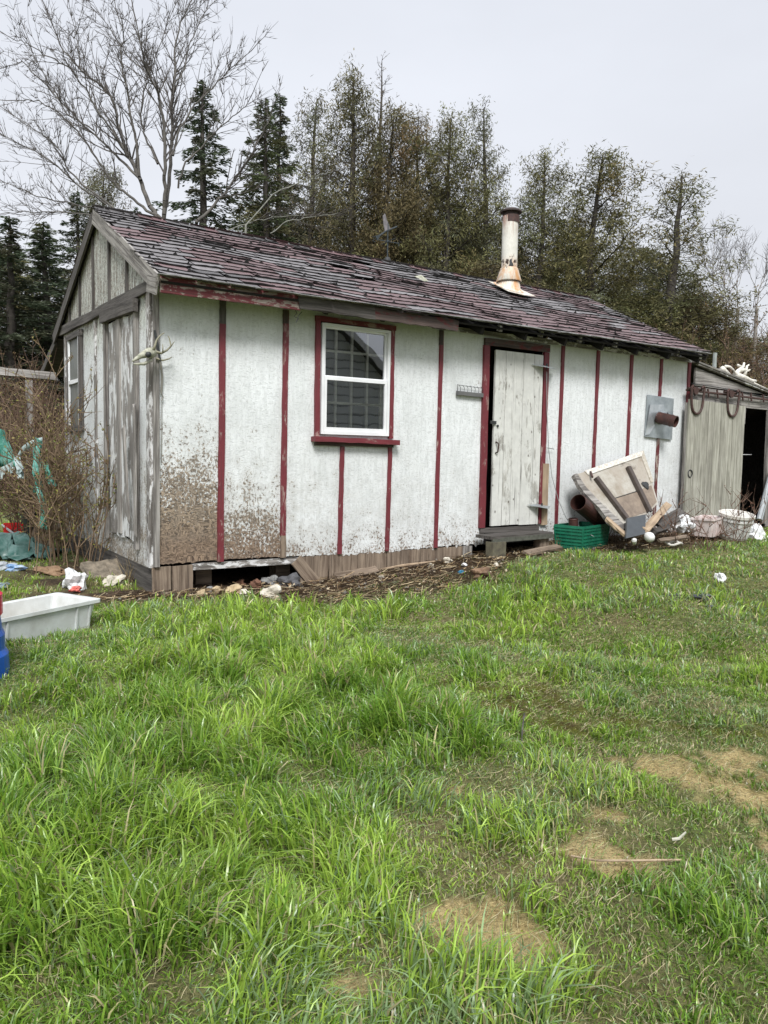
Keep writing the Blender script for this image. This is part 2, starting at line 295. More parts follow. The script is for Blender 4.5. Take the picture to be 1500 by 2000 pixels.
# --- blades
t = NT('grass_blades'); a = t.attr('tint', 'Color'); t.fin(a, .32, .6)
tr = t.n('ShaderNodeBsdfTranslucent'); t.L(t.mix(1., a, (1.25, 1.35, .7), 'MULTIPLY'), tr.inputs[0])
ms = t.n('ShaderNodeMixShader'); ms.inputs[0].default_value = .32; t.L(t.b.outputs[0], ms.inputs[1]); t.L(tr.outputs[0], ms.inputs[2]); t.L(ms.outputs[0], t.o.inputs[0]); GRASS = t.m
def sample(n, dmin, dmax, half, pw):
    """points in a fan in front of the camera: distance d, sideways s"""
    u = rng.random(n); d = (dmin**pw+(dmax**pw-dmin**pw)*u)**(1/pw); s = (rng.random(n)*2-1)*half(d)
    return CP[0]+Fh[0]*d+Rh[0]*s, CP[1]+Fh[1]*d+Rh[1]*s, d
def blades(x, y, d, hmul=1., wmul=1., straw=0., flat=0., carpet=False):
    sa, di, mo, st = masks(x, y)
    tall = blob(TALL, x, y)
    cl = fbm(x*5+3, y*5, 3); cl2 = fbm(x*1.7+11, y*1.7, 3)
    H = (.038+.05*ss(.35, .7, cl2)+tall*.60)*(.35+1.25*ss(.30, .70, cl))
    bare = np.clip(sa*.94+di*.68+mo*.55+st*.75, 0, .985)
    inside = (x > -.06) & (x < 11) & (y > -.04) & (y < 4.2)
    if carpet: H = .030+.012*cl+tall*.1; bare = np.clip(sa*.90+di*.62+mo*.30+st*.85, 0, .97)
    keep = (rng.random(len(x)) > bare) & (~inside) & (rng.random(len(x)) < (1. if carpet else .5+.5*ss(.3, .6, cl)+tall*3))
    x, y, d, H, cl, cl2, sa, di, mo, st, tall = [q[keep] for q in (x, y, d, H, cl, cl2, sa, di, mo, st, tall)]
    n = len(x); H = H*(1-.45*np.clip(sa+di+mo, 0, 1))
    H = H*hmul*rng.uniform(.45, 1.25, n)*np.where(y > 1.5, .7, 1); H = np.clip(H, .018, .26)
    wd = (.0036+.0030*rng.random(n)+.012*H)*wmul*np.clip(d/3.2, 1, 4)**.55
    ang = fbm(x*2.1+50, y*2.1, 2)*14+rng.normal(0, 1.4, n); lean = (.15+.95*rng.random(n)**1.3)*(1+flat)
    lx, ly = np.cos(ang), np.sin(ang); az = rng.uniform(0, 2*math.pi, n); wx, wy = np.cos(az), np.sin(az)
    z = gh(x, y)-.012
    V = np.empty((n, 7, 3)); c3 = np.zeros((n, 7, 3))
    for k, (tt, wf) in enumerate(((0., .8), (.45, 1.), (.8, .62))):
        hx = lean*H*tt**2*.85; hz = H*(tt-.42*np.clip(lean, 0, 1.6)*tt**2.2)
        for s_, sg in ((0, -1), (1, 1)):
            V[:, k*2+s_, 0] = x+lx*hx+wx*wd*wf*sg/2; V[:, k*2+s_, 1] = y+ly*hx+wy*wd*wf*sg/2; V[:, k*2+s_, 2] = z+hz
    hx = lean*H*.95*1.1; V[:, 6, 0] = x+lx*hx; V[:, 6, 1] = y+ly*hx; V[:, 6, 2] = z+H*(1-.5*np.clip(lean, 0, 1.6))
    g1 = np.array([.112, .222, .028]); g2 = np.array([.335, .470, .078]); g3 = np.array([.20, .285, .135]); s1 = np.array([.42, .37, .21]); s2 = np.array([.20, .13, .07])
    m = np.clip(ss(.3, .7, cl2)*.6+rng.normal(.2, .28, n), 0, 1)[:, None]; c = g1*(1-m)+g2*m
    bl = (rng.random(n) < .06+.42*ss(.40, .62, fbm(x*1.1+70, y*1.1, 2)+.12*ss(-.5, 1.2, (x+1.2)*Rh[0]+(y+5.5)*Rh[1]))*ss(.12, .0, tall))[:, None]; c = np.where(bl, g3*rng.uniform(.75, 1.3, (n, 1)), c)
    pst = straw+.09+.10*ss(-.5, 1.5, (x+1.2)*Rh[0]+(y+5.5)*Rh[1])*ss(.08, 0, tall)+.45*np.clip(sa+di, 0, 1)+.15*mo+.12*ss(.08, 0, tall)*ss(.55, .4, cl)
    k_ = (rng.random(n) < pst)[:, None]; c = np.where(k_, s1*(rng.uniform(.5, 1.15, (n, 1)))+0*s2, c)
    c = c*rng.uniform(.6, 1.35, (n, 1))
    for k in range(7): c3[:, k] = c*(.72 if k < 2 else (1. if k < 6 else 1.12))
    o = (np.arange(n)*7)[:, None]
    Q = np.concatenate([o+np.array([0, 1, 3, 2]), o+np.array([2, 3, 5, 4])]); T = o+np.array([4, 5, 6])
    return V.reshape(-1, 3), Q, T, c3.reshape(-1, 3)
def merge(parts):
    V = []; Qs = []; Ts = []; Cs = []; o = 0
    for v_, q_, t_, c_ in parts: V.append(v_); Qs.append(q_+o); Ts.append(t_+o); Cs.append(c_); o += len(v_)
    return np.concatenate(V), np.concatenate(Qs), np.concatenate(Ts), np.concatenate(Cs)
A = blades(*sample(205000, .9, 5.2, lambda d: .62*d+1.3, 1.25))
B = blades(*sample(150000, 4.6, 13., lambda d: .6*d+.8, 1.15), wmul=1.15)
Cc = blades(*sample(40000, 13, 34, lambda d: .65*d+1, 1.3), wmul=2.2, hmul=1.1)
Dd = blades(*sample(320000, .9, 6., lambda d: .62*d+1.3, 1.4), carpet=True, straw=.13, flat=.25, wmul=.85)
E_ = blades(*sample(190000, 5.5, 14., lambda d: .6*d+.8, 1.1), carpet=True, straw=.12, flat=.25, wmul=1.35)
V, Qd, Tr, Cl = merge([A, B, Cc, Dd, E_])
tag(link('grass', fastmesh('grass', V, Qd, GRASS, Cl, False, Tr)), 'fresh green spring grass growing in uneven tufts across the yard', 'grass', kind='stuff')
# --- flattened dead stems over bare ground
def stems(n, region, name, label, cols, L0=(.05, .22), h=.03, w=.004):
    x, y = region(n); k = len(x); z = gh(x, y)+rng.uniform(.0, h, k); a = rng.uniform(0, math.pi, k); Ln = rng.uniform(*L0, k)
    dz = rng.normal(0, .16, k)*Ln; dx, dy = np.cos(a)*Ln/2, np.sin(a)*Ln/2; px_, py_ = -np.sin(a)*w/2, np.cos(a)*w/2
    V = np.empty((k, 6, 3)); bend = rng.normal(0, .05, k)*Ln
    for i, q in enumerate((-1, 0, 1)):
        for j, sg in enumerate((-1, 1)):
            V[:, i*2+j, 0] = x+dx*q+px_*sg+(-np.sin(a)*bend if q == 0 else 0); V[:, i*2+j, 1] = y+dy*q+py_*sg+(np.cos(a)*bend if q == 0 else 0); V[:, i*2+j, 2] = np.maximum(z+dz*q/2, gh(x, y)+.002)+.012+(sg*w*.4)
    o = (np.arange(k)*6)[:, None]; Q = np.concatenate([o+np.array([0, 1, 3, 2]), o+np.array([2, 3, 5, 4])])
    c = np.asarray(cols)[rng.integers(0, len(cols), k)]*rng.uniform(.6, 1.2, (k, 1)); C3 = np.repeat(c, 6, 0)
    return tag(link(name, fastmesh(name, V.reshape(-1, 3), Q, STEM, C3)), label, name.replace('_', ' '), kind='stuff')
t = NT('dead_stem'); t.fin(t.attr('tint', 'Color'), .8, .3); STEM = t.m
def reg_strip(n):
    x = rng.uniform(-1.4, 9.3, n); y = rng.uniform(-1.7, 0, n); k = rng.random(n) < strip(x, y); return x[k], y[k]
stems(9000, reg_strip, 'dead_straw', 'dead straw and twigs littering the bare strip along the foot of the shed', [(.24, .18, .11), (.46, .37, .23), (.10, .065, .04), (.34, .24, .13)])
def litter(n):
    x, y = reg_strip(n); k = len(x); c_ = np.stack([x, y, gh(x, y)+rng.uniform(.005, .04, k)], 1); a = rng.normal(size=(k, 3))*[1, 1, .5]; a /= np.linalg.norm(a, axis=1, keepdims=True); b = np.cross(a, rng.normal(size=(k, 3))*[.4, .4, 1]); b /= np.linalg.norm(b, axis=1, keepdims=True)
    L_ = rng.uniform(.008, .045, (k, 1)); W_ = L_*rng.uniform(.35, .9, (k, 1)); V = np.stack([c_-a*L_/2, c_-b*W_/2, c_+a*L_/2+[0, 0, .006], c_+b*W_/2], 1)
    cl = np.array([(.10, .055, .03), (.20, .12, .06), (.32, .23, .13), (.05, .035, .025), (.45, .38, .27), (.16, .15, .13)])[rng.integers(0, 6, k)]*rng.uniform(.6, 1.2, (k, 1))
    return tag(link('leaf_litter', fastmesh('leaf_litter', V.reshape(-1, 3), np.arange(k*4).reshape(-1, 4), STEM, np.repeat(cl, 4, 0))), 'brown leaves and bark chips littering the bare earth along the shed', 'litter', kind='stuff')
litter(6500)
def reg_yard(n):
    x, y, d = sample(n, 1.2, 8.5, lambda d: .55*d+.5, 1.4); sa, di, mo, st = masks(x, y); k = rng.random(n) < np.clip(.18+.4*ss(-.8, 1., (x+1.2)*Rh[0]+(y+5.5)*Rh[1])+sa*.6+di*.8+mo*.5, 0, 1)*(y < -.6); return x[k], y[k]
stems(150000, reg_yard, 'mown_clippings', 'pale dry grass clippings lying over the thin sandy patches of the yard', [(.40, .35, .21), (.33, .29, .17), (.25, .20, .12), (.30, .34, .15), (.20, .26, .09), (.16, .20, .07)], (.02, .085), .018, .0013)
# ================================================================ MATERIALS FOR THE BUILDINGS
def wp(x, y, Y=0.):
    r = ray(x, y); t_ = (Y-CP[1])/r[1]; return Vector(CP+r*t_)
def osb(name, gable):
    t = NT(name); v = t.co(); s = t.sep(v); hx = s[1] if gable else s[0]; z = s[2]
    p = t.comb(hx, 0., z)
    a1 = t.vor(t.map(p, (34, 1, 110), (0, .75, 0)), 1., o='Color'); a2 = t.vor(t.map(p, (34, 1, 105), (0, -.5, 0), (3, 0, 2)), 1., o='Color'); a3 = t.vor(t.map(p, (100, 1, 30), (0, .1, 0), (3, 0, 2)), 1., o='Color')
    pick = t.noise(p, 19, 2); f1 = t.mix(t.ramp(pick, [(.47, 0.), (.5, 1.)]), a1, a2); pk2 = t.noise(t.map(p, loc=(9, 2, 1)), 11, 2); fl = t.mix(t.ramp(pk2, [(.52, 0.), (.55, 1.)]), f1, a3)
    flv = t.sep(fl)[0]
    fine = t.noise(t.map(p, (1, 1, .8)), 42, 8, .75); big = t.noise(p, 1.7, 5); mid = t.noise(p, 6, 6, .65)
    vs = t.noise(t.map(p, (26, 1, 3.2)), 1., 6, .7)
    white = t.mix(t.ramp(big, [(.35, 0.), (.65, 1.)]), (.80, .825, .835), (.66, .68, .68))
    white = t.mix(t.ramp(vs, [(.34, .40), (.56, 0.)]), white, (.45, .47, .46))
    white = t.mix(t.math('MULTIPLY', t.ramp(flv, [(0., 1.), (.42, 0.)]), .55), white, (.46, .475, .47))
    # greenish tint just under the eaves and grime specks thicker towards the ground
    eave_tint = t.math('MULTIPLY', t.ramp(t.math('ADD', t.math('MULTIPLY', z, .3), t.math('MULTIPLY', mid, .12)), [(.72, 0.), (.80, 1.)]), .42)
    white = t.mix(eave_tint, white, (.40, .44, .33))
    lowz = t.ramp(t.math('MULTIPLY', z, .4), [(.0, 1.), (.52, .35), (.95, .12)])
    gr_ = t.math('MULTIPLY', t.math('MULTIPLY', t.ramp(t.math('MULTIPLY', z, .4), [(.06, 1.), (.28, .75), (.62, 0.)]), t.ramp(t.math('MULTIPLY', hx, .125), [(.0, .75), (.15, .6), (.24, .32), (.6, .22), (.95, .4)])), t.ramp(mid, [(.36, .15), (.60, 1.)]))
    white = t.mix(gr_, white, (.30, .275, .23))
    # amount of wear along the wall: strong at the first two sheets
    u = t.math('MULTIPLY', hx, 1/8.)
    big2 = t.noise(p, 2.6, 4); wear = t.ramp(u, [(0., 1.), (.078, .95), (.082, .75), (.158, .7), (.164, .40), (.4, .30), (.75, .36), (.85, .42), (.95, .45)] if not gable else [(0., 1.), (1., 1.)])
    amt = t.math('ADD', t.math('MULTIPLY', lowz, wear), t.math('MULTIPLY', t.math('SUBTRACT', big2, .5), 1.3))
    th = t.math('SUBTRACT', .612, t.math('MULTIPLY', amt, .15 if not gable else .15))
    sp = t.math('ADD', t.math('MULTIPLY', fine, .62), t.math('MULTIPLY', mid, .38))
    speck = t.math('MULTIPLY', t.math('SUBTRACT', sp, th), 22., clamp=True)
    chip = t.mix(flv, (.10, .085, .065), (.36, .30, .23))
    col = t.mix(t.math('MULTIPLY', speck, .9), white, chip)
    # bare board where the paint has gone
    bare = t.mix(t.ramp(flv, [(.1, 0.), (.9, 1.)]), (.06, .043, .03), (.36, .28, .20))
    bare = t.mix(t.ramp(mid, [(.4, 0.), (.65, .6)]), bare, (.20, .175, .145)); bare = t.mix(t.ramp(fine, [(.60, 0.), (.68, .8)]), bare, (.62, .60, .56))
    if gable:
        # upper triangle nearly bare, lower sheets half bare
        hgt = t.ramp(t.math('MULTIPLY', z, .25), [(.0, .78), (.10, .58), (.45, .48), (.655, .68), (.672, .72), (1., .68)])
        e = t.math('ADD', t.math('MULTIPLY', vs, .55), t.math('MULTIPLY', fine, .45)); g = t.math('SUBTRACT', e, t.math('SUBTRACT', .80, t.math('MULTIPLY', hgt, .5)))
        bm = t.math('MULTIPLY', g, 11., clamp=True); bare = t.mix(.55, bare, t.mix(flv, (.07, .062, .055), (.30, .285, .26)))
    else:
        lev = t.ramp(u, [(0., .36), (.070, .35), (.080, .33), (.0815, .16), (.11, .20), (.158, .18), (.1605, -.06), (.3, -.06), (.52, -.07), (.64, -.05), (.78, -.03), (.86, .08), (.95, .04)])
        e = t.math('ADD', t.math('MULTIPLY', t.math('SUBTRACT', mid, .5), .55), t.math('MULTIPLY', t.math('SUBTRACT', fine, .5), 1.5))
        g = t.math('SUBTRACT', t.math('ADD', lev, e), t.math('MULTIPLY', t.math('SUBTRACT', z, .18), .36))
        bm = t.math('MULTIPLY', g, 13., clamp=True)
        bare = t.mix(t.ramp(t.math('MULTIPLY', z, .5), [(.18, .6), (.32, 0.)]), bare, t.mix(flv, (.075, .05, .037), (.26, .175, .12)))
    col = t.mix(bm, col, bare)
    # soft overall colour wash of old dust on the half-worn sheets
    t.bump(t.math('ADD', t.math('MULTIPLY', flv, .5), t.math('ADD', fine, t.math('MULTIPLY', bm, -.5))), .42, .008)
    return t.fin(col, .72, .3)
OSB_F = osb('osb_front', False); OSB_G = osb('osb_gable', True)
RED = wood('red_trim', (.16, .06, .055), (.42, .30, .27), paint=(.165, .024, .033), cover=.72, ro=.6, crack=.5)
RED2 = wood('red_trim_worn', (.16, .11, .09), (.50, .44, .38), paint=(.135, .022, .026), cover=.52, ro=.7, psc=1.6, crack=.9)
DARKRED = wood('red_trim_dark', (.045, .03, .028), (.10, .07, .06), paint=(.12, .02, .022), cover=.36, ro=.75)
GREYW = wood('grey_wood', (.11, .10, .092), (.38, .36, .335), crack=.9)
GREYW2 = wood('grey_wood_flaking', (.10, .09, .08), (.30, .28, .26), paint=(.68, .68, .68), cover=.42, crack=.9, psc=1.4)
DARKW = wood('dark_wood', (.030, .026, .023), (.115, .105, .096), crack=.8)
DOORW = wood('whitewashed_plank', (.26, .25, .225), (.46, .45, .41), paint=(.64, .64, .605), cover=.68, crack=.85, spots=True, psc=.55)
GDOORW = wood('gable_door_plank', (.15, .14, .13), (.30, .28, .26), paint=(.68, .69, .69), cover=.50, crack=.75, psc=.6)
BROWNW = wood('brown_board', (.12, .085, .06), (.27, .21, .155), crack=.6)
TANW = wood('tan_board', (.28, .20, .13), (.46, .35, .24), crack=.4)
SLIDEW = wood('slide_door_plank', (.21, .205, .165), (.42, .41, .35), crack=.35, spots=False)
SHADEBLK = plain('painted_shade', (.018, .016, .015), .95)  # near-black standing for shade indoors, under the floor and under the eaves
VINYL = plain('white_vinyl', (.80, .81, .82), .35, (.70, .71, .72), 5)
CREAM = plain('old_cream_paint', (.80, .78, .70), .6, (.62, .58, .50), 20)
RUST = plain('rusty_iron', (.075, .034, .026), .7, (.032, .020, .018), 25, bump=.3)
RUSTPIPE = plain('rusty_stovepipe', (.070, .026, .020), .45, (.028, .015, .013), 9, bump=.15)
GALV = plain('galvanised_sheet', (.42, .46, .48), .38, (.25, .28, .30), 7, metal=.55)
IRON = plain('dark_iron', (.035, .04, .042), .6, (.02, .02, .02), 20)
BONE = plain('weathered_bone', (.46, .45, .37), .7, (.17, .18, .12), 26, bump=.5)
# ================================================================ THE SHED
shed = thing('shed', 'long low shed of peeling white board with red battens and a worn maroon shingle roof', 'shed', (3.8, 1.85, 0))
T_ = math.atan(.484); ca, sa_ = math.cos(T_), math.sin(T_); LX, WD = 7.6, 3.7
def cols(mb, x0, x1, zt, rag=True, zb=None):
    n = max(1, int((x1-x0)/.022)); xs = np.linspace(x0, x1, n+1)
    zz = [(.2+.012*math.sin(x*2.1)-abs(random.gauss(0, .010))*(1.6 if 1.9 < x < 4 else .8)+.010) if rag else zb for x in xs]
    for i in range(n):
        a, b = float(xs[i]), float(xs[i+1]); za, zc = zz[i], zz[i+1]
        mb.add([(a, 0, za), (b, 0, zc), (b, 0, zt), (a, 0, zt), (a, .014, za), (b, .014, zc)], [(0, 1, 2, 3), (4, 5, 1, 0)])
m = MB(); cols(m, 0, 1.66, 2.66); cols(m, 1.66, 2.49, 1.42); cols(m, 2.49, 3.87, 2.66); cols(m, 4.72, 7.6, 2.66)
m.add([(1.66, 0, 2.55), (2.49, 0, 2.55), (2.49, 0, 2.66), (1.66, 0, 2.66)], [(0, 1, 2, 3)]); m.add([(3.87, 0, 2.5), (4.72, 0, 2.5), (4.72, 0, 2.66), (3.87, 0, 2.66)], [(0, 1, 2, 3)])
m.build('front_wall', OSB_F, shed)
m = MB()
# gable with a door hole and a window hole, x = 0
def gq(y0, y1, z0, z1, z1b=None):
    m.add([(0, y0, z0), (0, y1, z0), (0, y1, z1b if z1b is not None else z1), (0, y0, z1)], [(0, 1, 2, 3)])
gq(0, .47, .16, 2.62); gq(.47, 1.5, .16, .36); gq(.47, 1.5, 2.56, 2.62); gq(1.5, 2.66, .16, 2.62); gq(2.66, 3.3, .16, 1.5); gq(2.66, 3.3, 2.56, 2.62); gq(3.3, 3.7, .16, 2.62)
rz = lambda y: 3.70-.484*abs(y-1.85)
gq(0, 1.85, 2.62, rz(0), rz(1.85)); gq(1.85, 3.7, 2.62, rz(1.85), rz(3.7))
m.build('gable_wall', OSB_G, shed)
m = MB(); m.add([(7.6, 0, 0), (7.6, 3.7, 0), (7.6, 3.7, rz(3.7)), (7.6, 1.85, rz(1.85)), (7.6, 0, rz(0))], [(0, 1, 2, 3, 4)]); m.box((0, 3.69, .1), (7.6, 3.71, 2.8)); m.build('rear_wall', OSB_G, shed)
m = MB(); m.box((.03, .06, .19), (7.57, 3.66, .22)); m.add([(.04, .5, .2), (7.58, .5, .2), (7.58, .5, 2.7), (.04, .5, 2.7)], [(0, 1, 2, 3)]); m.add([(.3, .02, .2), (.3, 3.6, .2), (.3, 3.6, 2.7), (.3, .02, 2.7)], [(0, 1, 2, 3)]); m.build('floor_and_shade_sheets', SHADEBLK, shed)  # floor, plus black sheets that paint the unlit room behind the panes
m = MB(); m.box((.02, 1.2, -.25), (7.58, 1.22, .2)); m.build('crawlspace_shade_sheet', SHADEBLK, shed)  # black sheet added to paint the darkness under the floor
# battens (front)
top = 2.625
for (x, z0, z1, w, mt) in [(.633, .20, 2.40, .058, RED), (1.277, .42, 2.60, .055, RED), (1.925, .2, 1.305, .044, RED), (2.515, .2, 1.31, .044, RED), (3.167, .2, 2.59, .046, RED), (5.055, .2, top, .046, RED), (5.69, .2, top, .046, RED), (6.34, .2, top, .046, RED), (6.962, 2.09, top, .046, RED), (6.962, .2, 1.52, .046, RED2), (7.575, .2, top, .05, RED)]:
    MB().board((x-.008, -.011, z0), (x+.006, -.011, z1), w, .022, seg=12, jit=.0035).build('batten', mt, shed)
MB().board((.639, -.011, 2.40), (.641, -.011, 2.61), .058, .022, jit=.004).build('batten', DARKW, shed)
MB().board((3.1665, -.0125, 2.44), (3.167, -.0125, 2.60), .046, .022, jit=.003).build('batten', DARKRED, shed)
MB().board((1.277, -.0125, 2.47), (1.277, -.0125, 2.60), .056, .022, jit=.003).build('batten', DARKRED, shed)
MB().board((1.277, -.011, .20), (1.276, -.011, .42), .055, .02, jit=.004).build('batten', BROWNW, shed)
# fascia, frieze, rafter tails
MB().board((-.03, -.285, 2.625), (1.29, -.285, 2.628), .135, .022, seg=14, jit=.004).build('fascia_board', RED2, shed)
MB().board((1.27, -.30, 2.640), (2.1, -.305, 2.632), .135, .022, seg=8, jit=.009, ends=.02).build('fascia_board', DARKW, shed)
MB().board((2.05, -.302, 2.622), (3.17, -.30, 2.612), .11, .024, seg=14, jit=.008, ends=.02).build('fascia_board', DARKRED, shed)
MB().board((3.18, -.035, 2.628), (7.58, -.035, 2.622), .05, .03, seg=20, jit=.004).build('frieze_board', GREYW2, shed)
for x in (3.79, 4.42, 5.07, 5.71, 6.33, 6.94, 7.45):
    MB().board((x, -.285, 2.648), (x, -.235, 2.66), .038, .065, nrm=(0, -.43, .9), seg=2).build('rafter_tail', GREYW2, shed)
m = MB()
for x in np.arange(.3, 7.6, .65): m.board((x, -.25, 2.6), (x, 1.8, 3.59), .04, .08, nrm=(0, -.43, .9), seg=1)
m.build('rafter', SHADEBLK, shed)  # rafters coloured black to paint the shadow under the eaves
m = MB()
m.add([(-.02, -.31, 2.65), (7.52, -.31, 2.65), (7.52, 1.85, 3.695), (-.02, 1.85, 3.695), (-.02, 4.0, 2.65), (7.52, 4.0, 2.65)], [(0, 1, 2, 3), (3, 2, 5, 4)])
deck = m.build('roof_deck', SHADEBLK, shed, sol=.018)  # deck blackened too, as painted eave shadow
# shingles
t = NT('shingle'); cA = t.attr('tint', 'Color'); v = t.co(); n1 = t.noise(v, 16, 7, .7); n2 = t.noise(v, 130, 4, .7); n3 = t.noise(t.map(v, (1, 1, 2)), 5, 6)
c = t.mix(t.ramp(n1, [(.3, 0.), (.7, 1.)]), t.mix(1., cA, (.62, .60, .60), 'MULTIPLY'), cA)
c = t.mix(t.ramp(n2, [(.50, 0.), (.72, .5)]), c, (.32, .31, .31)); c = t.mix(t.ramp(n3, [(.69, 0.), (.77, .6)]), c, (.05, .047, .046))
t.bump(t.math('ADD', n1, t.math('MULTIPLY', n2, .5)), .5, .006); SHING = t.fin(c, t.ramp(n1, [(.3, .46), (.7, .72)]), .45)
EDGEBLK = plain('edge_shadow_and_moss', (.020, .019, .019), .55)  # black tab edges paint the shadow line of each row; moss scabs share it
def slope(v_, s): # s=-1 front, +1 rear
    return (1.85+s*(2.19*ca-v_*ca))
def roof_pt(u, v_, h, s):
    sag = .018*math.sin(math.pi*u/7.6)+.010*math.sin(u*3.1+v_*2)*(1 if v_ < 2.0 else .4)
    y0 = -.345 if s < 0 else 4.045
    return (u, y0-s*v_*ca-(-s)*0+(s)*h*sa_, 2.685+v_*sa_+h*ca-sag)
def shingles(s, name):
    ex, tw, N = .1375, .31, 18; m = MB(); edge = MB()
    for j in range(N):
        off = random.uniform(0, tw); u = -.07-off
        v0 = j*ex
        while u < 7.53:
            a, b = max(u+.004, -.075+random.uniform(-.008, .008)), min(u+tw*random.uniform(.97, 1.0)-.004, 7.54)
            if b-a > .04:
                cu = (a+b)/2; q = float(fbm(cu*1.05+4, j*.30+2, 3)); q2 = float(fbm(cu*.5+14, j*.55, 2))
                maroon = (q > .49) or (j < 5 and q2 > .42 and cu > .8) or (j > 14 and q > .44 and cu > .3) or (cu > 5 and j < 9 and q > .40)
                if j < 2 and cu < .85: maroon = False
                g = random.uniform(.78, 1.2)
                colr = (.155*g, .096*g, .099*g) if maroon else (.195*g, .184*g, .188*g)
                if random.random() < .08: colr = tuple(x*.5 for x in colr)
                lift = max(0, random.gauss(.005, .0035))+(random.random() < .07)*random.uniform(.004, .012); gap = random.random() < .012 and j > 1
                if not gap:
                    nu = 6; us = np.linspace(a, b, nu+1); rag = [random.gauss(0, .004) for _ in us]; cl = [max(0, random.gauss(0, .003)) for _ in us]
                    if random.random() < .2: cl[0] += random.uniform(.003, .012)
                    if random.random() < .2: cl[-1] += random.uniform(.003, .012)
                    vs = []
                    for i, uu in enumerate(us):
                        for (vv, hh) in ((v0+rag[i], .016+lift+cl[i]), (v0+.045, .014+(lift+cl[i])*.35), (v0+ex+.03, .006)):
                            vs.append(roof_pt(float(uu), vv, hh, s))
                        vs.append(roof_pt(float(uu), v0+rag[i]+.002, .004+lift*.6+cl[i]*.8, s))
                    fs, fe = [], []
                    for i in range(nu):
                        o = i*4; fs += [(o, o+4, o+5, o+1), (o+1, o+5, o+6, o+2)]; fe += [(o, o+3, o+7, o+4)]
                    m.add(vs, fs, None, colr); edge.add(vs, fe)
                if random.random() < .42:    # black curled scab of moss and bitumen on the butt edge
                    cu2 = random.uniform(a, b); w2 = random.uniform(.012, .035)
                    P = [roof_pt(cu2-w2, v0, .012, s), roof_pt(cu2+w2, v0+random.uniform(-.01, .01), .012, s), roof_pt(cu2+w2*.7, v0+random.uniform(.008, .028), .02, s), roof_pt(cu2-w2*.5, v0+random.uniform(.008, .028), .02, s), roof_pt(cu2, v0+.005, .028+random.uniform(0, .022), s)]
                    edge.add(P, [(0, 1, 4), (1, 2, 4), (2, 3, 4), (3, 0, 4)])
            u += tw
    e = edge
    o = m.build(name, SHING, shed); o2 = MB(); o2.v, o2.g, o2.f, o2.c = edge.v, edge.g, edge.f, edge.c
    x = o2.build('shingle_edge', EDGEBLK, None); x.parent = o
    return o
R1 = shingles(-1, 'roof'); R2 = shingles(1, 'rear_roof')
m = MB()      # pale starter strip showing at the eave and the ridge caps
x = -.07
while x < 7.5:
    l = random.uniform(.5, .95); m.board((x, -.352, 2.690+random.uniform(-.004, .006)), (min(x+l-.01, 7.53), -.352, 2.690+random.uniform(-.004, .008)), random.choice((.006, .010, .018)), .07, nrm=(0, .43, -.9) if False else (0, -1, 0), seg=5, jit=.003, col=(.42, .43, .43)); x += l
m.build('starter_strip', plain('pale_strip', (.34, .34, .34), .6, (.10, .10, .10), 14), shed)
m = MB(); x = -.06
while x < 7.42:
    g = random.uniform(.6, 1.1); cc = (.13*g, .125*g, .128*g) if random.random() < .6 else (.16*g, .085*g, .09*g); z = 3.772-.018*math.sin(math.pi*x/7.6); h = random.uniform(0, .014); w = .12
    m.add([(x, 1.85-w, z-w*.484+h), (x+.2, 1.85-w, z-w*.484+.0), (x+.2, 1.85, z+.004), (x, 1.85, z+.012+h), (x, 1.85+w, z-w*.484+h), (x+.2, 1.85+w, z-w*.484), (x, 1.85-w, z-w*.484-.01), (x, 1.85, z-.004)], [(0, 1, 2, 3), (3, 2, 5, 4), (0, 3, 7, 6)], None, cc); x += .15
m.build('ridge_cap', SHING, shed)
# rake boards on both ends
MB().board((-.06, -.33, 2.620), (-.06, 1.85, 3.675), .15, .022, nrm=(-1, 0, 0), seg=10, jit=.004).build('rake_board', GREYW, shed)
MB().board((-.06, 4.03, 2.620), (-.06, 1.87, 3.665), .13, .022, nrm=(-1, 0, 0), seg=10, jit=.004).build('rake_board', DARKW, shed)
MB().board((7.53, -.31, 2.63), (7.53, 1.85, 3.675), .08, .022, nrm=(1, 0, 0), seg=6).build('rake_board', DARKW, shed)
m = MB().board((-.072, -.335, 2.60), (-.072, -.10, 2.66), .15, .02, nrm=(-1, 0, 0), seg=2); m.build('rake_end_block', GREYW, shed)
# gable trim
MB().board((-.022, -.02, 2.660), (-.022, 3.85, 2.70), .095, .04, nrm=(-1, 0, 0), seg=14, jit=.006).build('gable_beam', DARKW, shed)
for (y, z1) in ((.77, rz(.77)), (1.42, rz(1.42)), (2.1, rz(2.1)), (2.75, rz(2.75)), (3.3, rz(3.3))):
    MB().board((-.012, y, 2.71), (-.012, y, z1-.05), .045, .022, nrm=(-1, 0, 0)).build('gable_batten', DARKW, shed)
for y in (2.02, 3.55): MB().board((-.012, y, .2), (-.012, y, 2.62), .045, .022, nrm=(-1, 0, 0), seg=10).build('gable_batten', GREYW2, shed)
MB().board((-.016, .055, .18), (-.016, .05, 2.64), .10, .03, nrm=(-1, 0, 0), seg=12, jit=.004).build('corner_board', GREYW2, shed)
MB().board((.022, -.016, .19), (.022, -.016, 2.60), .05, .03, seg=12, jit=.003).build('corner_board', GREYW, shed)
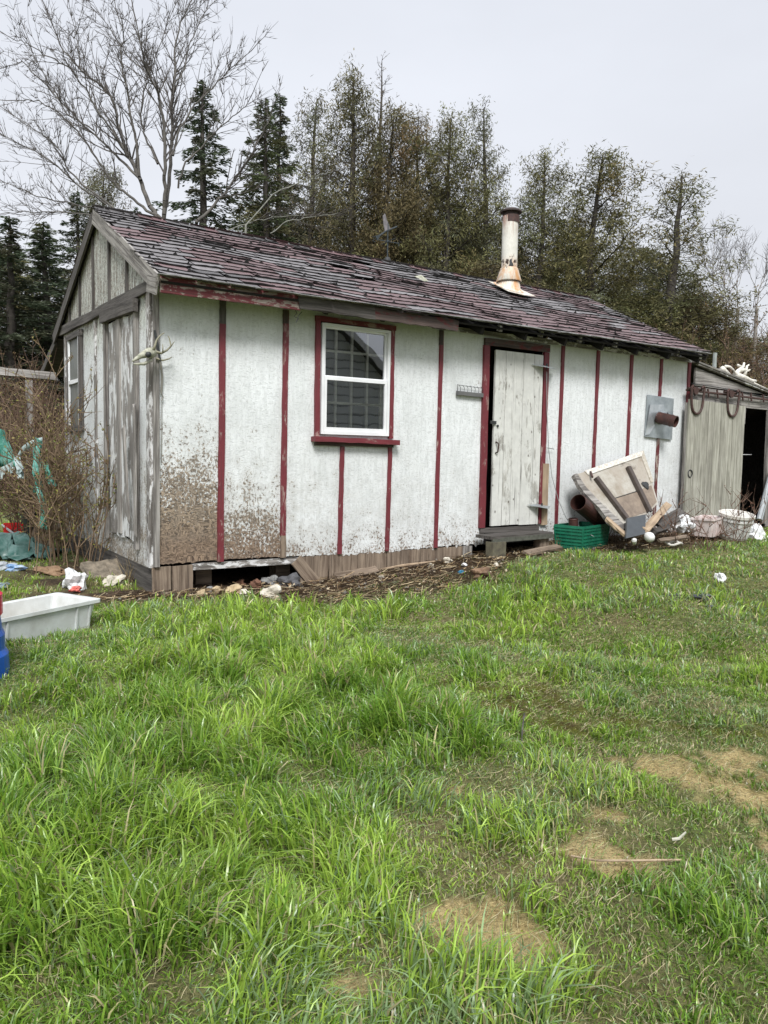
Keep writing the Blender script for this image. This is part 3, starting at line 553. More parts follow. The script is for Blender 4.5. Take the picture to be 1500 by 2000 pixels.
# gable door
gd = MB()
for i in range(5):
    y = .58+i*.185; m_ = .0
    gd.board((-.012-.004*(i % 2), y, .37+(.02*i if i < 2 else 0)), (-.012-.004*(i % 2), y+random.uniform(-.006, .006), 2.50), .178, .025, nrm=(-1, 0, 0), seg=8, jit=.004, ends=.02)
gd = gd.build('gable_door', GDOORW, shed)
MB().board((-.030, 1.0, .40), (-.030, 1.01, 2.5), .12, .02, nrm=(-1, 0, 0), seg=8).build('weathered_plank', GREYW, gd)
for y, mt in ((.44, GREYW), (1.53, GREYW)): MB().board((-.025, y, .30), (-.025, y, 2.56), .07, .035, nrm=(-1, 0, 0), seg=10, jit=.004).build('door_frame', mt, shed)
MB().board((-.05, .36, 2.545), (-.05, 1.58, 2.585), .12, .05, nrm=(-1, 0, 0), seg=6, jit=.006).build('door_lintel', DARKW, shed)
MB().board((-.07, .53, .55), (-.10, .60, 1.45), .05, .018, nrm=(-1, 0, 0), seg=6, jit=.008, ends=.03).build('loose_slat', GREYW, shed)
MB().board((-.06, .36, .42), (-.06, .37, 1.62), .05, .02, nrm=(-1, 0, 0), seg=6, jit=.005, ends=.04).build('loose_slat', GREYW, shed)
# gable window
gw = MB().board((-.03, 2.66, 1.45), (-.03, 2.66, 2.6), .06, .04, nrm=(-1, 0, 0)).board((-.03, 3.3, 1.45), (-.03, 3.3, 2.6), .06, .04, nrm=(-1, 0, 0)).board((-.03, 2.62, 2.56), (-.03, 3.34, 2.56), .07, .045, nrm=(-1, 0, 0)).board((-.03, 2.62, 1.46), (-.03, 3.34, 1.46), .07, .06, nrm=(-1, 0, 0)).build('gable_window', DARKW, shed)
# glass
t = NT('window_glass'); g1 = t.n('ShaderNodeBsdfGlossy'); g1.inputs['Roughness'].default_value = .015; g1.inputs[0].default_value = (.92, .95, .97, 1)
v = t.co(); bn = t.n('ShaderNodeBump'); t.L(t.noise(v, 1.9, 2), bn.inputs['Height']); bn.inputs['Strength'].default_value = .03; bn.inputs['Distance'].default_value = .05; t.L(bn.outputs[0], g1.inputs['Normal'])
tp = t.n('ShaderNodeBsdfTransparent'); tp.inputs[0].default_value = (.93, .96, .95, 1); fr = t.n('ShaderNodeFresnel'); fr.inputs[0].default_value = 1.9
fa = t.math('MULTIPLY', fr.outputs[0], 1.7); fa = t.math('ADD', fa, .10, clamp=True); ms = t.n('ShaderNodeMixShader'); t.L(fa, ms.inputs[0]); t.L(tp.outputs[0], ms.inputs[1]); t.L(g1.outputs[0], ms.inputs[2]); t.L(ms.outputs[0], t.o.inputs[0]); GLASS = t.m
MB().box((-.02, 2.69, 1.49), (-.015, 3.27, 2.53)).build('pane', plain('painted_reflection_pane', (.10, .11, .10), .45, (.16, .16, .14), 4, spec=.25), gw)  # opaque grey-green pane, the dark reflection of trees put into its colour
MB().board((-.035, 2.69, 2.02), (-.035, 3.27, 2.02), .045, .02, nrm=(-1, 0, 0)).board((-.035, 2.71, 1.5), (-.035, 2.71, 2.53), .035, .02, nrm=(-1, 0, 0)).board((-.035, 3.25, 1.5), (-.035, 3.25, 2.53), .035, .02, nrm=(-1, 0, 0)).build('sash', VINYL, gw)
# front window
win = MB()
X0, X1, Z0, Z1 = 1.672, 2.482, 1.425, 2.520
win.board((X0+.012, -.012, Z0), (X0+.012, -.012, Z1), .03, .05, jit=0).board((X1-.012, -.012, Z0), (X1-.012, -.012, Z1), .03, .05, jit=0).board((X0+.028, -.012, Z1-.012), (X1-.028, -.012, Z1-.012), .028, .05, jit=0).board((X0+.028, -.012, Z0+.014), (X1-.028, -.012, Z0+.014), .03, .06, jit=0)
win = win.build('window_frame', VINYL, shed)
a, b = X0+.03, X1-.03; zm = 1.988
sashU = MB().board((a+.011, .004, zm), (a+.011, .004, Z1-.03), .022, .025, jit=0).board((b-.011, .004, zm), (b-.011, .004, Z1-.03), .022, .025, jit=0).board((a+.022, .004, Z1-.036), (b-.022, .004, Z1-.036), .022, .025, jit=0).board((a+.022, .004, zm+.012), (b-.022, .004, zm+.012), .024, .025, jit=0).build('upper_sash', VINYL, shed)
sashL = MB().board((a+.014, -.022, Z0+.03), (a+.014, -.022, zm+.012), .028, .025, jit=0).board((b-.014, -.022, Z0+.03), (b-.014, -.022, zm+.012), .028, .025, jit=0).board((a+.028, -.022, Z0+.05), (b-.028, -.022, Z0+.05), .04, .025, jit=0).board((a+.028, -.022, zm-.005), (b-.028, -.022, zm-.005), .034, .025, jit=0).build('lower_sash', VINYL, shed)
MB().add([(a+.02, .006, zm+.02), (b-.02, .006, zm+.02), (b-.02, .006, Z1-.045), (a+.02, .006, Z1-.045)], [(0, 1, 2, 3)]).build('pane', GLASS, sashU); MB().add([(a+.025, -.018, Z0+.065), (b-.025, -.018, Z0+.065), (b-.025, -.018, zm-.02), (a+.025, -.018, zm-.02)], [(0, 1, 2, 3)]).build('pane', GLASS, sashL)
m = MB()
for i, x in enumerate((1.865, 2.052, 2.240)): m.board((x, .035, Z0+.03), (x, .035, Z1-.03), .026, .02, jit=.001)
m.board((2.425, .034, Z0+.03), (2.425, .034, 1.97), .045, .02, jit=.001)
for z in (1.745, 2.262, 1.985): m.board((X0, .033, z), (X1, .033, z), .024 if z != 1.985 else .045, .018, jit=.001)
m.build('inner_sash', CREAM, shed)
m = MB(); m.board((1.63, -.016, 1.40), (1.628, -.016, 2.535), .05, .034, seg=10); m.board((2.518, -.016, 1.40), (2.513, -.016, 2.535), .05, .034, seg=10); m.board((1.60, -.018, 2.558), (2.55, -.018, 2.555), .05, .038, seg=10); m.build('window_trim', RED, shed)
MB().board((1.575, -.045, 1.375), (2.59, -.045, 1.36), .05, .10, seg=10, jit=.004).build('window_sill', RED, shed)
MB().board((1.61, -.018, 1.325), (2.55, -.018, 1.322), .032, .03, seg=8).build('window_apron', DARKRED, shed)
# door
for (xa, xb) in ((3.825, 3.815), (4.765, 4.765)):
    MB().board((xa-.005, -.018, .40 if xa < 4 else .42), (xb, -.018, 2.495), .082, .034, seg=12, jit=.003).build('door_frame', RED, shed)
MB().board((3.785, -.020, 2.537), (4.81, -.020, 2.542), .085, .036, seg=10, jit=.003).build('door_lintel', DARKRED, shed)
d = MB(); xs = [3.945, 4.105, 4.235, 4.385, 4.555, 4.705]
for i in range(5):
    d.board(((xs[i]+xs[i+1])/2, -.026-.002*(i % 2), .415+random.uniform(0, .01)), ((xs[i]+xs[i+1])/2-.003, -.026-.002*(i % 2), 2.455), xs[i+1]-xs[i]-.005, .026, seg=8, jit=.0015)
door = d.build('door', DOORW, shed)
MB().tube([(3.975, -.045, 1.40), (3.985, -.075, 1.385), (3.99, -.082, 1.34), (3.985, -.075, 1.285), (3.975, -.045, 1.27)], .009, 6).build('handle', RUST, door)
MB().tube([(3.995, -.04, 1.585), (3.995, -.055, 1.585)], .014, 8).build('knot_hole', IRON, door)
MB().board((3.965, -.052, 1.62), (3.875, -.056, 1.625), .035, .012).build('latch', IRON, shed)
for (z, nm) in ((2.315, 0), (.64, 1)):
    zz = z; tw = Vector((0, -.10, -.012))
    m = MB(); c0 = Vector((4.70, -.055, zz)); l_, r_ = c0+Vector((-.20, 0, .018)), c0+Vector((.185, -.004, -.010)); f_p, b_p = c0+Vector((.02, -.13, -.022)), c0+Vector((-.02, -.005, .02))
    m.add([l_, f_p, r_, b_p, l_+Vector((0, 0, -.005)), f_p+Vector((0, 0, -.005)), r_+Vector((0, 0, -.005)), b_p+Vector((0, 0, -.005))], [(0, 1, 2, 3), (7, 6, 5, 4), (0, 4, 5, 1), (1, 5, 6, 2), (2, 6, 7, 3), (3, 7, 4, 0)])
    h = m.build('hinge', GALV, shed); k = MB().tube([c0+Vector((0, -.045, -.03)), c0+Vector((0, -.045, .035))], .010, 8); k.build('hinge_pin', IRON, h)
# boards at the foot
MB().board((4.815, -.028, .40), (4.81, -.028, 1.155), .10, .022, seg=4, jit=.002).build('bare_board', TANW, shed)
m = MB().board((.075, .006, -.10), (.07, .006, .185), .17, .02).board((.27, .004, -.10), (.262, .004, .185), .19, .02); m.build('skirt_board', BROWNW, shed)
MB().board((.355, .02, .163), (1.46, .02, .160), .06, .03, seg=8, jit=.003).build('sill_board', GREYW2, shed)
x = 1.47; k = 0
while x < 3.68:
    w = random.uniform(.07, .155); tl = random.uniform(-.018, .018)
    if k == 0: MB().board((1.66, -.008, -.11), (1.42, -.008, .165), .13, .02).build('skirt_board', BROWNW, shed)
    MB().board((x+w/2+tl+.02*(k == 0), .010+.004*(k % 2), -.13), (x+w/2, .010+.004*(k % 2), .195), w-.004, .02, seg=4, jit=.004).build('skirt_board', BROWNW if random.random() < .8 else GREYW, shed); x += w; k += 1
MB().board((1.85, -.02, -.03), (2.06, -.02, -.02), .08, .018).build('skirt_board', BROWNW, shed)
m = MB(); x = 4.7
while x < 7.6:
    w = random.uniform(.1, .16); m.board((x+w/2, .012, 0), (x+w/2, .012, .2), w-.004, .02); x += w
m.build('base_boarding', BROWNW, shed)
MB().board((.012, .06, .03), (.012, 3.6, .03), .3, .02, nrm=(-1, 0, 0), seg=10, jit=.01).build('base_plank', DARKW, shed)
for x in (.5, 1.35, 2.6): MB().box((x, .3, -.25), (x+.16, .46, .19)).build('pier', BROWNW, shed)
# rack beside the door
m = MB().board((3.39, -.03, 1.93), (3.77, -.03, 1.925), .045, .025, seg=3, jit=.002); rk = m.build('wall_rack', plain('rack_grey', (.13, .13, .13), .6), shed)
m = MB(); m.tube([(3.40, -.03, 2.02), (3.76, -.03, 2.005)], .003, 4)
for i in range(7): x = 3.42+i*.053; m.tube([(x, -.03, 2.02), (x+.012, -.045, 1.99), (x+.02, -.03, 1.95)], .0028, 4)
m.tube([(3.40, -.03, 2.03), (3.395, -.035, 1.90)], .004, 4); m.build('wire', IRON, rk)
# wall thimble: sheet of galvanised metal with an elbow of rusty pipe
tv = [wp(*p) for p in ((1262, 771), (1313, 779), (1309, 859), (1257, 853))]
m = MB(); q = [v_+Vector((0, -.028, 0)) for v_ in tv]; q2 = [v_+Vector((0, -.012, 0)) for v_ in tv]
md = [(q[0]+q[1])/2+Vector((0, -.008, 0)), (q[3]+q[2])/2+Vector((0, -.008, 0))]
m.add([q[0], md[0], q[1], q[2], md[1], q[3]]+q2, [(0, 1, 4, 5), (1, 2, 3, 4), (0, 5, 9, 6), (2, 7, 8, 3), (0, 6, 7, 2, 1), (5, 4, 3, 8, 9)])
vent = m.build('wall_vent', GALV, shed)
def off3(p, d): return Vector(p)+Vector(d)
a_, b_ = wp(1270, 790, -.045), wp(1297, 790, -.05); c_, d_ = wp(1296, 815, -.055), wp(1268, 848, -.045)
MB().add([a_, b_, c_, wp(1285, 822, -.05), d_, wp(1260, 850, -.04)], [(0, 1, 2, 3, 5), (3, 4, 5)]).build('loose_flap', plain('bright_tin', (.55, .58, .60), .3, (.38, .41, .43), 9, metal=.6), vent, sol=.002)
MB().lathe([(.105, 0), (.10, .03), (.082, .06), (.078, .1)], wp(1288, 815, -.02), (.35, -.92, -.12), 18).build('collar', GALV, vent)
p0 = wp(1284, 815, -.06); p1 = p0+Vector((.10, -.40, -.10)); m = MB(); dr = (p1-p0).normalized()
m.lathe([(.072, 0), (.078, .02), (.078, .19), (.083, .195), (.083, .21), (.078, .215), (.078, .27), (.070, .27), (.070, .05)], p0, dr, 22); m.build('stove_pipe', RUSTPIPE, vent, smooth=False)
# chimney
def rp_(x, y):
    r = ray(x, y); k = .484; t_ = (2.70+k*(CP[1]+.345)-CP[2])/(r[2]-k*r[1]); return Vector(CP+r*t_)
base = rp_(992, 566); Yc = base.y; cx0 = wp(994, 548, Yc); ct = wp(997, 426, Yc)
t = NT('chimney_enamel'); v = t.co(); s = t.sep(v); n1 = t.noise(t.map(v, (9, 9, 1.4)), 1., 6, .7); n2 = t.noise(v, 11, 6, .7)
zc = t.math('SUBTRACT', s[2], cx0.z)
c = t.mix(t.ramp(n2, [(.35, 0.), (.7, 1.)]), (.70, .69, .62), (.56, .55, .48))
streakT = t.math('MULTIPLY', t.ramp(zc, [(.52, 0.), (.95, 1.)]), t.ramp(n1, [(.46, 0.), (.60, 1.)]))
c = t.mix(streakT, c, (.28, .08, .035))
low = t.math('MULTIPLY', t.ramp(t.math('ADD', zc, .5), [(.3, .95), (.66, .75), (.85, 0.)]), t.ramp(n1, [(.40, 0.), (.60, 1.)])); c = t.mix(low, c, (.52, .22, .035))
hole = t.math('MULTIPLY', t.ramp(t.math('ABSOLUTE', t.math('SUBTRACT', zc, .22)), [(.07, 1.), (.13, 0.)]), t.ramp(n2, [(.53, 0.), (.56, 1.)])); c = t.mix(hole, c, (.05, .03, .02))
ENAM = t.fin(c, .5)
H = ct.z-cx0.z; pr = [(.125, .14), (.128, .2), (.128, H)]
ch = MB().lathe([(.110, .13), (.110, H+.02)], cx0, ((ct.x-cx0.x)*1.0/H, 0, 1), 26, wob=.004).build('chimney', ENAM, shed, smooth=True)
MB().lathe([(.122, .165), (.178, -.01), (.172, -.022), (.115, .15)], cx0, n=26, wob=.015).build('storm_collar', ENAM, ch, smooth=True)
MB().lathe([(.165, -.024), (.176, -.012), (.160, -.03)], cx0, n=26).build('dark_joint', IRON, ch)
k = []; n = 26; m = MB(); vs = []
for (r0, zz) in ((.145, 0.0), (.165, -.12), (.215, None)):
    for j in range(n):
        an = 2*math.pi*j/n; xx, yy = cx0.x+.0+r0*math.cos(an), Yc+r0*math.sin(an)
        vs.append((xx, yy, (cx0.z+zz) if zz is not None else 2.70+.484*(yy+.345)+.035))
vs = vs[:n]+[(v_[0], v_[1], max(v_[2], 2.70+.484*(v_[1]+.345)+.04)) for v_ in vs[n:2*n]]+vs[2*n:]
m.add(vs, [(i*n+j, i*n+(j+1) % n, (i+1)*n+(j+1) % n, (i+1)*n+j) for i in range(2) for j in range(n)]); m.build('flashing_cone', ENAM, ch, smooth=True)
fl = [roof_pt(cx0.x+dx, 0, 0, -1) for dx in (0,)]
def rq(u, y, h=.042): return (u, y, 2.70+.484*(y+.345)+h)
m = MB(); m.add([rq(cx0.x-.20, Yc-.22, .03), rq(cx0.x+.02, Yc-.29, .03), rq(cx0.x+.29, Yc-.24, .03), rq(cx0.x+.26, Yc+.2, .03), rq(cx0.x-.2, Yc+.2, .03)], [(0, 1, 2, 3, 4)]); m.build('flashing_plate', plain('white_flashing', (.70, .70, .68), .5, (.45, .36, .22), 10), ch, sol=.006)
MB().lathe([(.117, H-.07), (.118, H+.03), (.10, H+.03)], cx0+Vector((0, 0, 0)), n=26).build('rusty_band', RUST, ch)
MB().lathe([(.09, H+.02), (.09, H+.085), (.10, H+.085), (.150, H+.072), (.153, H+.09), (.09, H+.125), (.0, H+.14)], cx0, n=26).build('cap', plain('black_cap', (.03, .026, .025), .6, (.06, .035, .028), 14), ch)
toc = Vector((CP[0]-cx0.x, CP[1]-Yc, 0)).normalized(); tos = Vector((-toc.y, toc.x, 0)); hp_ = [(-.05, .175), (-.035, .215), (-.02, .235), (-.03, .30), (-.012, .262), (.005, .268), (.012, .238), (.008, .205), (.02, .178)]
MB().poly([cx0+toc*(.113)+tos*(-a_h+.01)+Vector((0, 0, b_h)) for a_h, b_h in hp_], toc*.002).build('rust_hole', IRON, ch)
# small rear lean-to roof just showing past the gable
MB().board((-.04, 4.0, 2.60), (-.04, 5.0, 2.26), .09, .03, nrm=(-1, 0, 0)).build('rear_rake_board', DARKW, shed)
m = MB(); m.add([(-.03, 3.95, 2.66), (7.6, 3.95, 2.66), (7.6, 5.05, 2.28), (-.03, 5.05, 2.28)], [(0, 1, 2, 3)]); m.build('rear_lean_roof', DARKW, shed, sol=.03)
m = MB(); m.box((.6, 4.9, 0), (7.5, 4.95, 2.28)); m.box((.6, 3.72, 0), (.63, 4.9, 2.3)); m.build('rear_annexe_wall', DARKW, shed)
# ================================================================ LEAN-TO AT THE RIGHT
lean = thing('lean_to', 'grey unpainted wooden lean-to with a sliding plank door beside the white shed', 'lean-to', (9.1, 1.8, .3))
zt = lambda x: 2.575-.163*(x-7.69)
XR = 11.2
m = MB(); m.poly([(7.72, -.02, 2.285), (9.55, -.02, 2.265), (9.7, -.02, zt(9.7)-.02), (7.72, -.02, zt(7.72)-.03)], (0, .03, 0)); o = m.build('gable_board', GREYW, lean)
# grain along x for the polygon boards
for nm in (o,):
    at = nm.data.attributes['gc']; arr = np.zeros(len(nm.data.vertices)*3, dtype=np.float32); nm.data.vertices.foreach_get('co', arr); arr = arr.reshape(-1, 3)[:, [0, 2, 1]].copy(); at.data.foreach_set('vector', arr.ravel())
MB().board((7.66, -.012, 2.165), (XR, -.012, 2.10), .21, .03, seg=10).build('header_beam', GREYW, lean)
MB().board((7.70, -.05, 2.60), (XR, -.05, zt(XR)+.03), .05, .05, seg=10, jit=.004).build('roof_edge', GREYW2, lean)
m = MB(); m.add([(7.64, -.09, 2.625), (XR, -.09, zt(XR)+.06), (XR, 3.8, zt(XR)+.06), (7.64, 3.8, 2.625)], [(0, 1, 2, 3)]); m.build('lean_roof', plain('roll_roofing', (.12, .115, .11), .8, (.26, .24, .21), 4), lean, sol=.02)
m = MB(); x = 9.70
while x < XR: m.board((x+.07, -.01, .2), (x+.07, -.01, zt(x+.07)-.1 if x > 12 else 2.05), .135, .025, seg=4); x += .14
m.build('front_boarding', GREYW, lean)
MB().board((9.66, -.03, .25), (9.61, -.03, 2.06), .07, .05, seg=5).build('door_post', GREYW, lean)
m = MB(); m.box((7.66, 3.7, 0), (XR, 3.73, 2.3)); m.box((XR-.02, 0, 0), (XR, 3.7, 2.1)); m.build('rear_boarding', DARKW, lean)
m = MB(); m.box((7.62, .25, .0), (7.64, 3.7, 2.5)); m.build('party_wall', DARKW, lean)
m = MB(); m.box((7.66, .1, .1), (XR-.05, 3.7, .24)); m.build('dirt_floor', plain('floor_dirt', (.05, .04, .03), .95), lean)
MB().tube([(7.45, -.075, 2.205), (7.9, -.075, 2.20), (XR, -.075, 2.15)], .016, 6).build('rail', RUST, lean)
for x in (7.62, 7.95, 8.17, 8.80, 9.02, 9.35):
    MB().board((x, -.07, 2.25), (x+.01, -.085, 2.13), .018, .02).build('rail_bracket', RUST, lean)
MB().tube([(7.62, -.03, 2.31), (8.7, -.05, 2.275), (9.6, -.03, 2.21)], .006, 5).build('cable', IRON, lean)
sl = MB(); x0, x1 = 7.43, 8.78; nb = 9; w = (x1-x0)/nb
for i in range(nb): sl.board((x0+w*(i+.5), -.135-.002*(i % 2), .33), (x0+w*(i+.5), -.135-.002*(i % 2), 2.075-.004*i), w-.005, .028, seg=6, jit=.0015)
sl = sl.build('sliding_door', SLIDEW, lean)
MB().board((7.46, -.10, .33), (7.46, -.10, 2.03), .05, .05).board((8.79, -.115, 1.78), (8.79, -.115, 2.02), .03, .05).build('door_batten', GREYW, sl)
rc = wp(1348, 925, -.155); MB().tube([rc+Vector((.045*math.cos(a), -.004*math.sin(a*2), .052*math.sin(a))) for a in np.linspace(0, 2*math.pi, 15)], .007, 5, False).build('ring_pull', IRON, sl)
for xc in (7.58, 8.43):
    pts = [(xc-.105, -.165, 2.235), (xc-.125, -.17, 2.26), (xc-.15, -.17, 2.235), (xc-.14, -.165, 2.13)]+[(xc+.125*math.cos(a), -.165, 2.03+.155*math.sin(a)) for a in np.linspace(math.pi*1.05, 2*math.pi*.98, 9)]+[(xc+.14, -.165, 2.13), (xc+.145, -.17, 2.235), (xc+.12, -.17, 2.265), (xc+.09, -.165, 2.235)]
    h = MB().tube(pts, .017, 6).build('roller_hanger', RUST, sl)
    MB().tube([(xc-.16, -.12, 2.225), (xc+.15, -.12, 2.22)], .020, 8).tube([(xc, -.12, 2.2), (xc, -.145, 2.2)], .055, 12).build('roller', RUST, h)
# ================================================================ SMALLER THINGS
def V3(*a): return Vector(a)
def jit(v_, s): return Vector(v_)+Vector((random.gauss(0, s), random.gauss(0, s), random.gauss(0, s)))
def crumple(name, c, s, label, cat, mat, seed=1, flat=.6, n=3):
    r_ = random.Random(seed); bm = bmesh.new(); bmesh.ops.create_icosphere(bm, subdivisions=n, radius=1)
    ph = [r_.uniform(0, 9) for _ in range(6)]
    for v_ in bm.verts:
        p_ = v_.co.copy(); k = 1+.28*math.sin(3.1*p_.x+ph[0])*math.cos(2.7*p_.y+ph[1])+.22*math.sin(5*p_.z+ph[2]+3*p_.x)+.12*math.sin(9*p_.y+ph[3]+4*p_.z)+r_.uniform(-.08, .08); v_.co = Vector((p_.x*s[0], p_.y*s[1], max(p_.z, -flat)*s[2]))*k
    me = bpy.data.meshes.new(name); bm.to_mesh(me); bm.free(); me.materials.append(mat); o_ = bpy.data.objects.new(name, me); COL.objects.link(o_); o_.location = c; o_.rotation_euler = (0, 0, r_.uniform(0, 6)); return tag(o_, label, cat)
WSH = plain('white_sheet', (.74, .75, .76), .45, (.5, .5, .5), 12)
# weathervane on the ridge
wv = thing('weathervane', 'small dark iron weathervane standing on the roof ridge left of the chimney', 'weathervane', (3.67, 1.85, 3.78))
WVM = plain('vane_iron', (.035, .05, .055), .5, (.02, .025, .03), 30)
MB().tube([(3.67, 1.85, 3.74), (3.665, 1.85, 4.26)], .009, 6).tube([(3.67, 1.85, 4.01), (3.67, 1.85, 4.035)], .022, 8).build('rod', WVM, wv)
MB().lathe([(.045, 0), (.04, .03), (.02, .055), (.0, .06)], (3.67, 1.85, 3.765), n=10).build('base', IRON, wv)
MB().tube([(3.50, 1.86, 4.02), (3.84, 1.84, 4.02)], .006, 5).tube([(3.66, 1.68, 4.02), (3.68, 2.02, 4.02)], .006, 5).build('crossbar', WVM, wv)
N0 = V3(3.84, 1.84, 3.985); MB().tube([N0, N0+V3(0, 0, .07), N0+V3(.05, 0, .0), N0+V3(.05, 0, .07)], .006, 5).build('letter', WVM, wv)
N0 = V3(3.49, 1.86, 3.985); MB().tube([N0+V3(-.01, 0, .07), N0+V3(-.055, 0, .06), N0+V3(-.01, 0, .035), N0+V3(-.055, 0, .01), N0+V3(-.01, 0, 0)], .006, 5).build('letter', WVM, wv)
MB().tube([(3.50, 1.85, 4.045), (3.64, 1.85, 4.15), (3.81, 1.85, 4.235)], [.012, .010, .009], 6).poly([(3.50, 1.84, 4.0), (3.47, 1.84, 4.06), (3.56, 1.84, 4.09)], (0, .012, 0)).build('arrow', WVM, wv)
m = MB().poly([(3.62, 1.845, 4.14), (3.60, 1.845, 4.22), (3.585, 1.845, 4.33), (3.615, 1.845, 4.37), (3.64, 1.845, 4.30), (3.68, 1.845, 4.24), (3.70, 1.845, 4.19)], (0, .012, 0)); m.build('figure', plain('vane_figure', (.22, .20, .21), .5, (.08, .08, .08), 20), wv)
# scrap on the roof
p = rp_(823, 549); m = MB(); q = [p+V3(.09*math.cos(a)*(1 if i % 2 else .6), .09*math.sin(a)*(1 if i % 2 else .7), .03+.48*.09*math.sin(a)) for i, a in enumerate(np.linspace(0, 6.28, 9)[:-1])]
m.add(q+[p+V3(0, 0, .075)], [(i, (i+1) % 8, 8) for i in range(8)]); tag(m.build('bone_scrap', BONE), 'small white bone scrap lying on the upper roof shingles', 'scrap')
# deer skull at the corner
sk = thing('deer_skull', 'mossy deer skull with antlers hung on the left corner post of the shed', 'skull', tuple(wp(298, 692, -.12)))
c0, n0 = wp(303, 688, -.13), wp(259, 706, -.21); d = (n0-c0)
prof = [(0, .030), (.12, .046), (.3, .046), (.45, .034), (.65, .023), (.85, .016), (1., .007)]
MB().tube([c0+d*a+V3(0, 0, .02*math.sin(a*3)) for a, r in prof], [r for a, r in prof], 10).build('cranium', BONE, sk, smooth=True)
MB().tube([c0+d*.15+V3(0, 0, -.05), c0+d*.5+V3(0, 0, -.06), c0+d*.95+V3(0, 0, -.025)], [.016, .014, .007], 6).build('jaw', BONE, sk, smooth=True)
MB().lathe([(.0, .03), (.024, .016), (.026, 0)], c0+d*.38+V3(.0, -.045, .005), (0, -1, 0), 10).build('eye_socket', IRON, sk)
ANT = plain('antler', (.30, .28, .20), .6, (.14, .14, .09), 20)
def ptube(pp, Y, r, dz=0): return [wp(x, y, Y+(i*dz)) for i, (x, y) in enumerate(pp)], np.linspace(r, r*.35, len(pp))
m = MB(); m.tube(*ptube([(302, 686), (315, 690), (326, 684), (334, 676), (331, 662), (328, 656)], -.16, .012), n=6); m.tube(*ptube([(331, 680), (337, 672), (341, 667)], -.18, .007), n=5); m.tube(*ptube([(318, 688), (318, 679), (317, 672)], -.17, .007), n=5); m.build('antler', ANT, sk, smooth=True)
m = MB(); m.tube(*ptube([(300, 684), (303, 674), (306, 664), (313, 655), (321, 650)], -.28, .012), n=6); m.build('antler', ANT, sk, smooth=True)
m = MB(); m.tube(*ptube([(305, 700), (318, 704), (330, 701), (336, 697)], -.05, .010), n=6); m.build('antler', ANT, sk, smooth=True)
MB().tube([wp(302, 645, -.05), wp(308, 675, -.055), wp(313, 705, -.05)], [.011, .012, .009], 6).build('hanging_bar', IRON, sk)
tag(MB().tube([wp(313, 705, -.045), wp(317, 735, -.03), wp(315, 768, -.02)], .010, 6).tube([wp(315, 768, -.03), wp(319, 776, -.03), wp(315, 783, -.03)], .005, 5).tube([wp(316, 776, -.02), wp(316, 830, -.012), wp(315, 905, -.012)], .0035, 4).build('hanging_cord', plain('grey_cord', (.24, .23, .20), .8)), 'thin grey cord with a hook hanging below the deer skull', 'cord')
# nails/wire tuft under the fascia
tag(MB().tube([wp(576, 604, -.26), wp(580, 612, -.26), wp(574, 618, -.26), wp(583, 622, -.26), wp(578, 630, -.26), wp(584, 615, -.26), wp(590, 609, -.26)], .0035, 4).build('wire_loop', IRON), 'small tangle of dark wire hanging from the fascia beside the window', 'wire')
# door step
stp = thing('door_step', 'low weathered wooden step below the white plank door', 'step', (4.2, -.2, .1))
m = MB(); m.board((3.70, -.20, .315), (4.70, -.16, .325), .27, .035, nrm=(0, 0, 1), seg=8, jit=.004); m.build('tread', DARKW, stp)
MB().board((3.72, -.32, .285), (4.70, -.30, .30), .05, .03, seg=8, jit=.004).build('front_board', plain('green_grey_wood', (.10, .105, .085), .85, (.05, .05, .04), 18), stp)
MB().board((3.8, -.012, .365), (4.74, -.012, .37), .06, .03, seg=6).build('threshold', DARKW, stp)
MB().board((3.80, -.30, -.02), (3.80, -.30, .27), .2, .12, seg=2).build('support', plain('mossy_block', (.14, .13, .085), .95, (.07, .06, .045), 12), stp)
MB().board((4.6, -.22, -.02), (4.6, -.22, .27), .14, .1, seg=2).build('support', BROWNW, stp)
tag(MB().board((4.15, -.42, .13), (4.75, -.36, .17), .10, .03, nrm=(0, -.3, 1)).build('fallen_board', BROWNW), 'short brown board lying on the dirt in front of the door step', 'board')
# cable from hinge to crate
CBM = plain('grey_cable', (.30, .31, .31), .5)
tag(MB().tube([wp(1068, 726, -.10), wp(1068, 800, -.06), wp(1072, 880, -.06), wp(1078, 930, -.07), wp(1090, 975, -.10), wp(1105, 1010, -.16), wp(1118, 1030, -.22), wp(1140, 1037, -.40), wp(1160, 1048, -.55)], .0045, 5).tube([wp(1069, 875, -.04), wp(1082, 877, -.04)], .005, 4).build('cable', CBM), 'thin grey cable hanging from the upper hinge down into the green crate', 'cable')
# green crate
GRN = plain('green_plastic', (.012, .17, .095), .38, (.008, .11, .065), 9)
O = V3(4.93, -.56, .155); u = V3(.965, .26, 0); w_ = V3(-.26, .965, 0); Lc, Wc, Hc = .70, .38, .25
cr8 = thing('plastic_crate', 'green plastic crate holding rusty pipes at the foot of the wall', 'crate', tuple(O))
def cpt(a, b, z, s=1.): return O+u*(Lc*(.5+(a-.5)*s))+w_*(Wc*(.5+(b-.5)*s))+V3(0, 0, z)
def cside(m, A, B, inn):     # latticed side between corners A,B (bottom) leaning out
    for k in range(7):
        z = Hc*k/6; e = .92+.08*k/6
        a0, b0 = cpt(*A, z, e), cpt(*B, z, e); m.board(a0, b0, .020 if k not in (0, 6) else .032, .012, nrm=inn, seg=1, jit=0)
    n_ = 9 if (Vector(cpt(*A, 0))-Vector(cpt(*B, 0))).length > .45 else 5
    for k in range(n_+1):
        a = k/n_; P = (A[0]+(B[0]-A[0])*a, A[1]+(B[1]-A[1])*a); m.board(cpt(*P, 0, .92), cpt(*P, Hc, 1.), .022 if k in (0, n_) else .010, .009, nrm=inn, seg=1, jit=0)
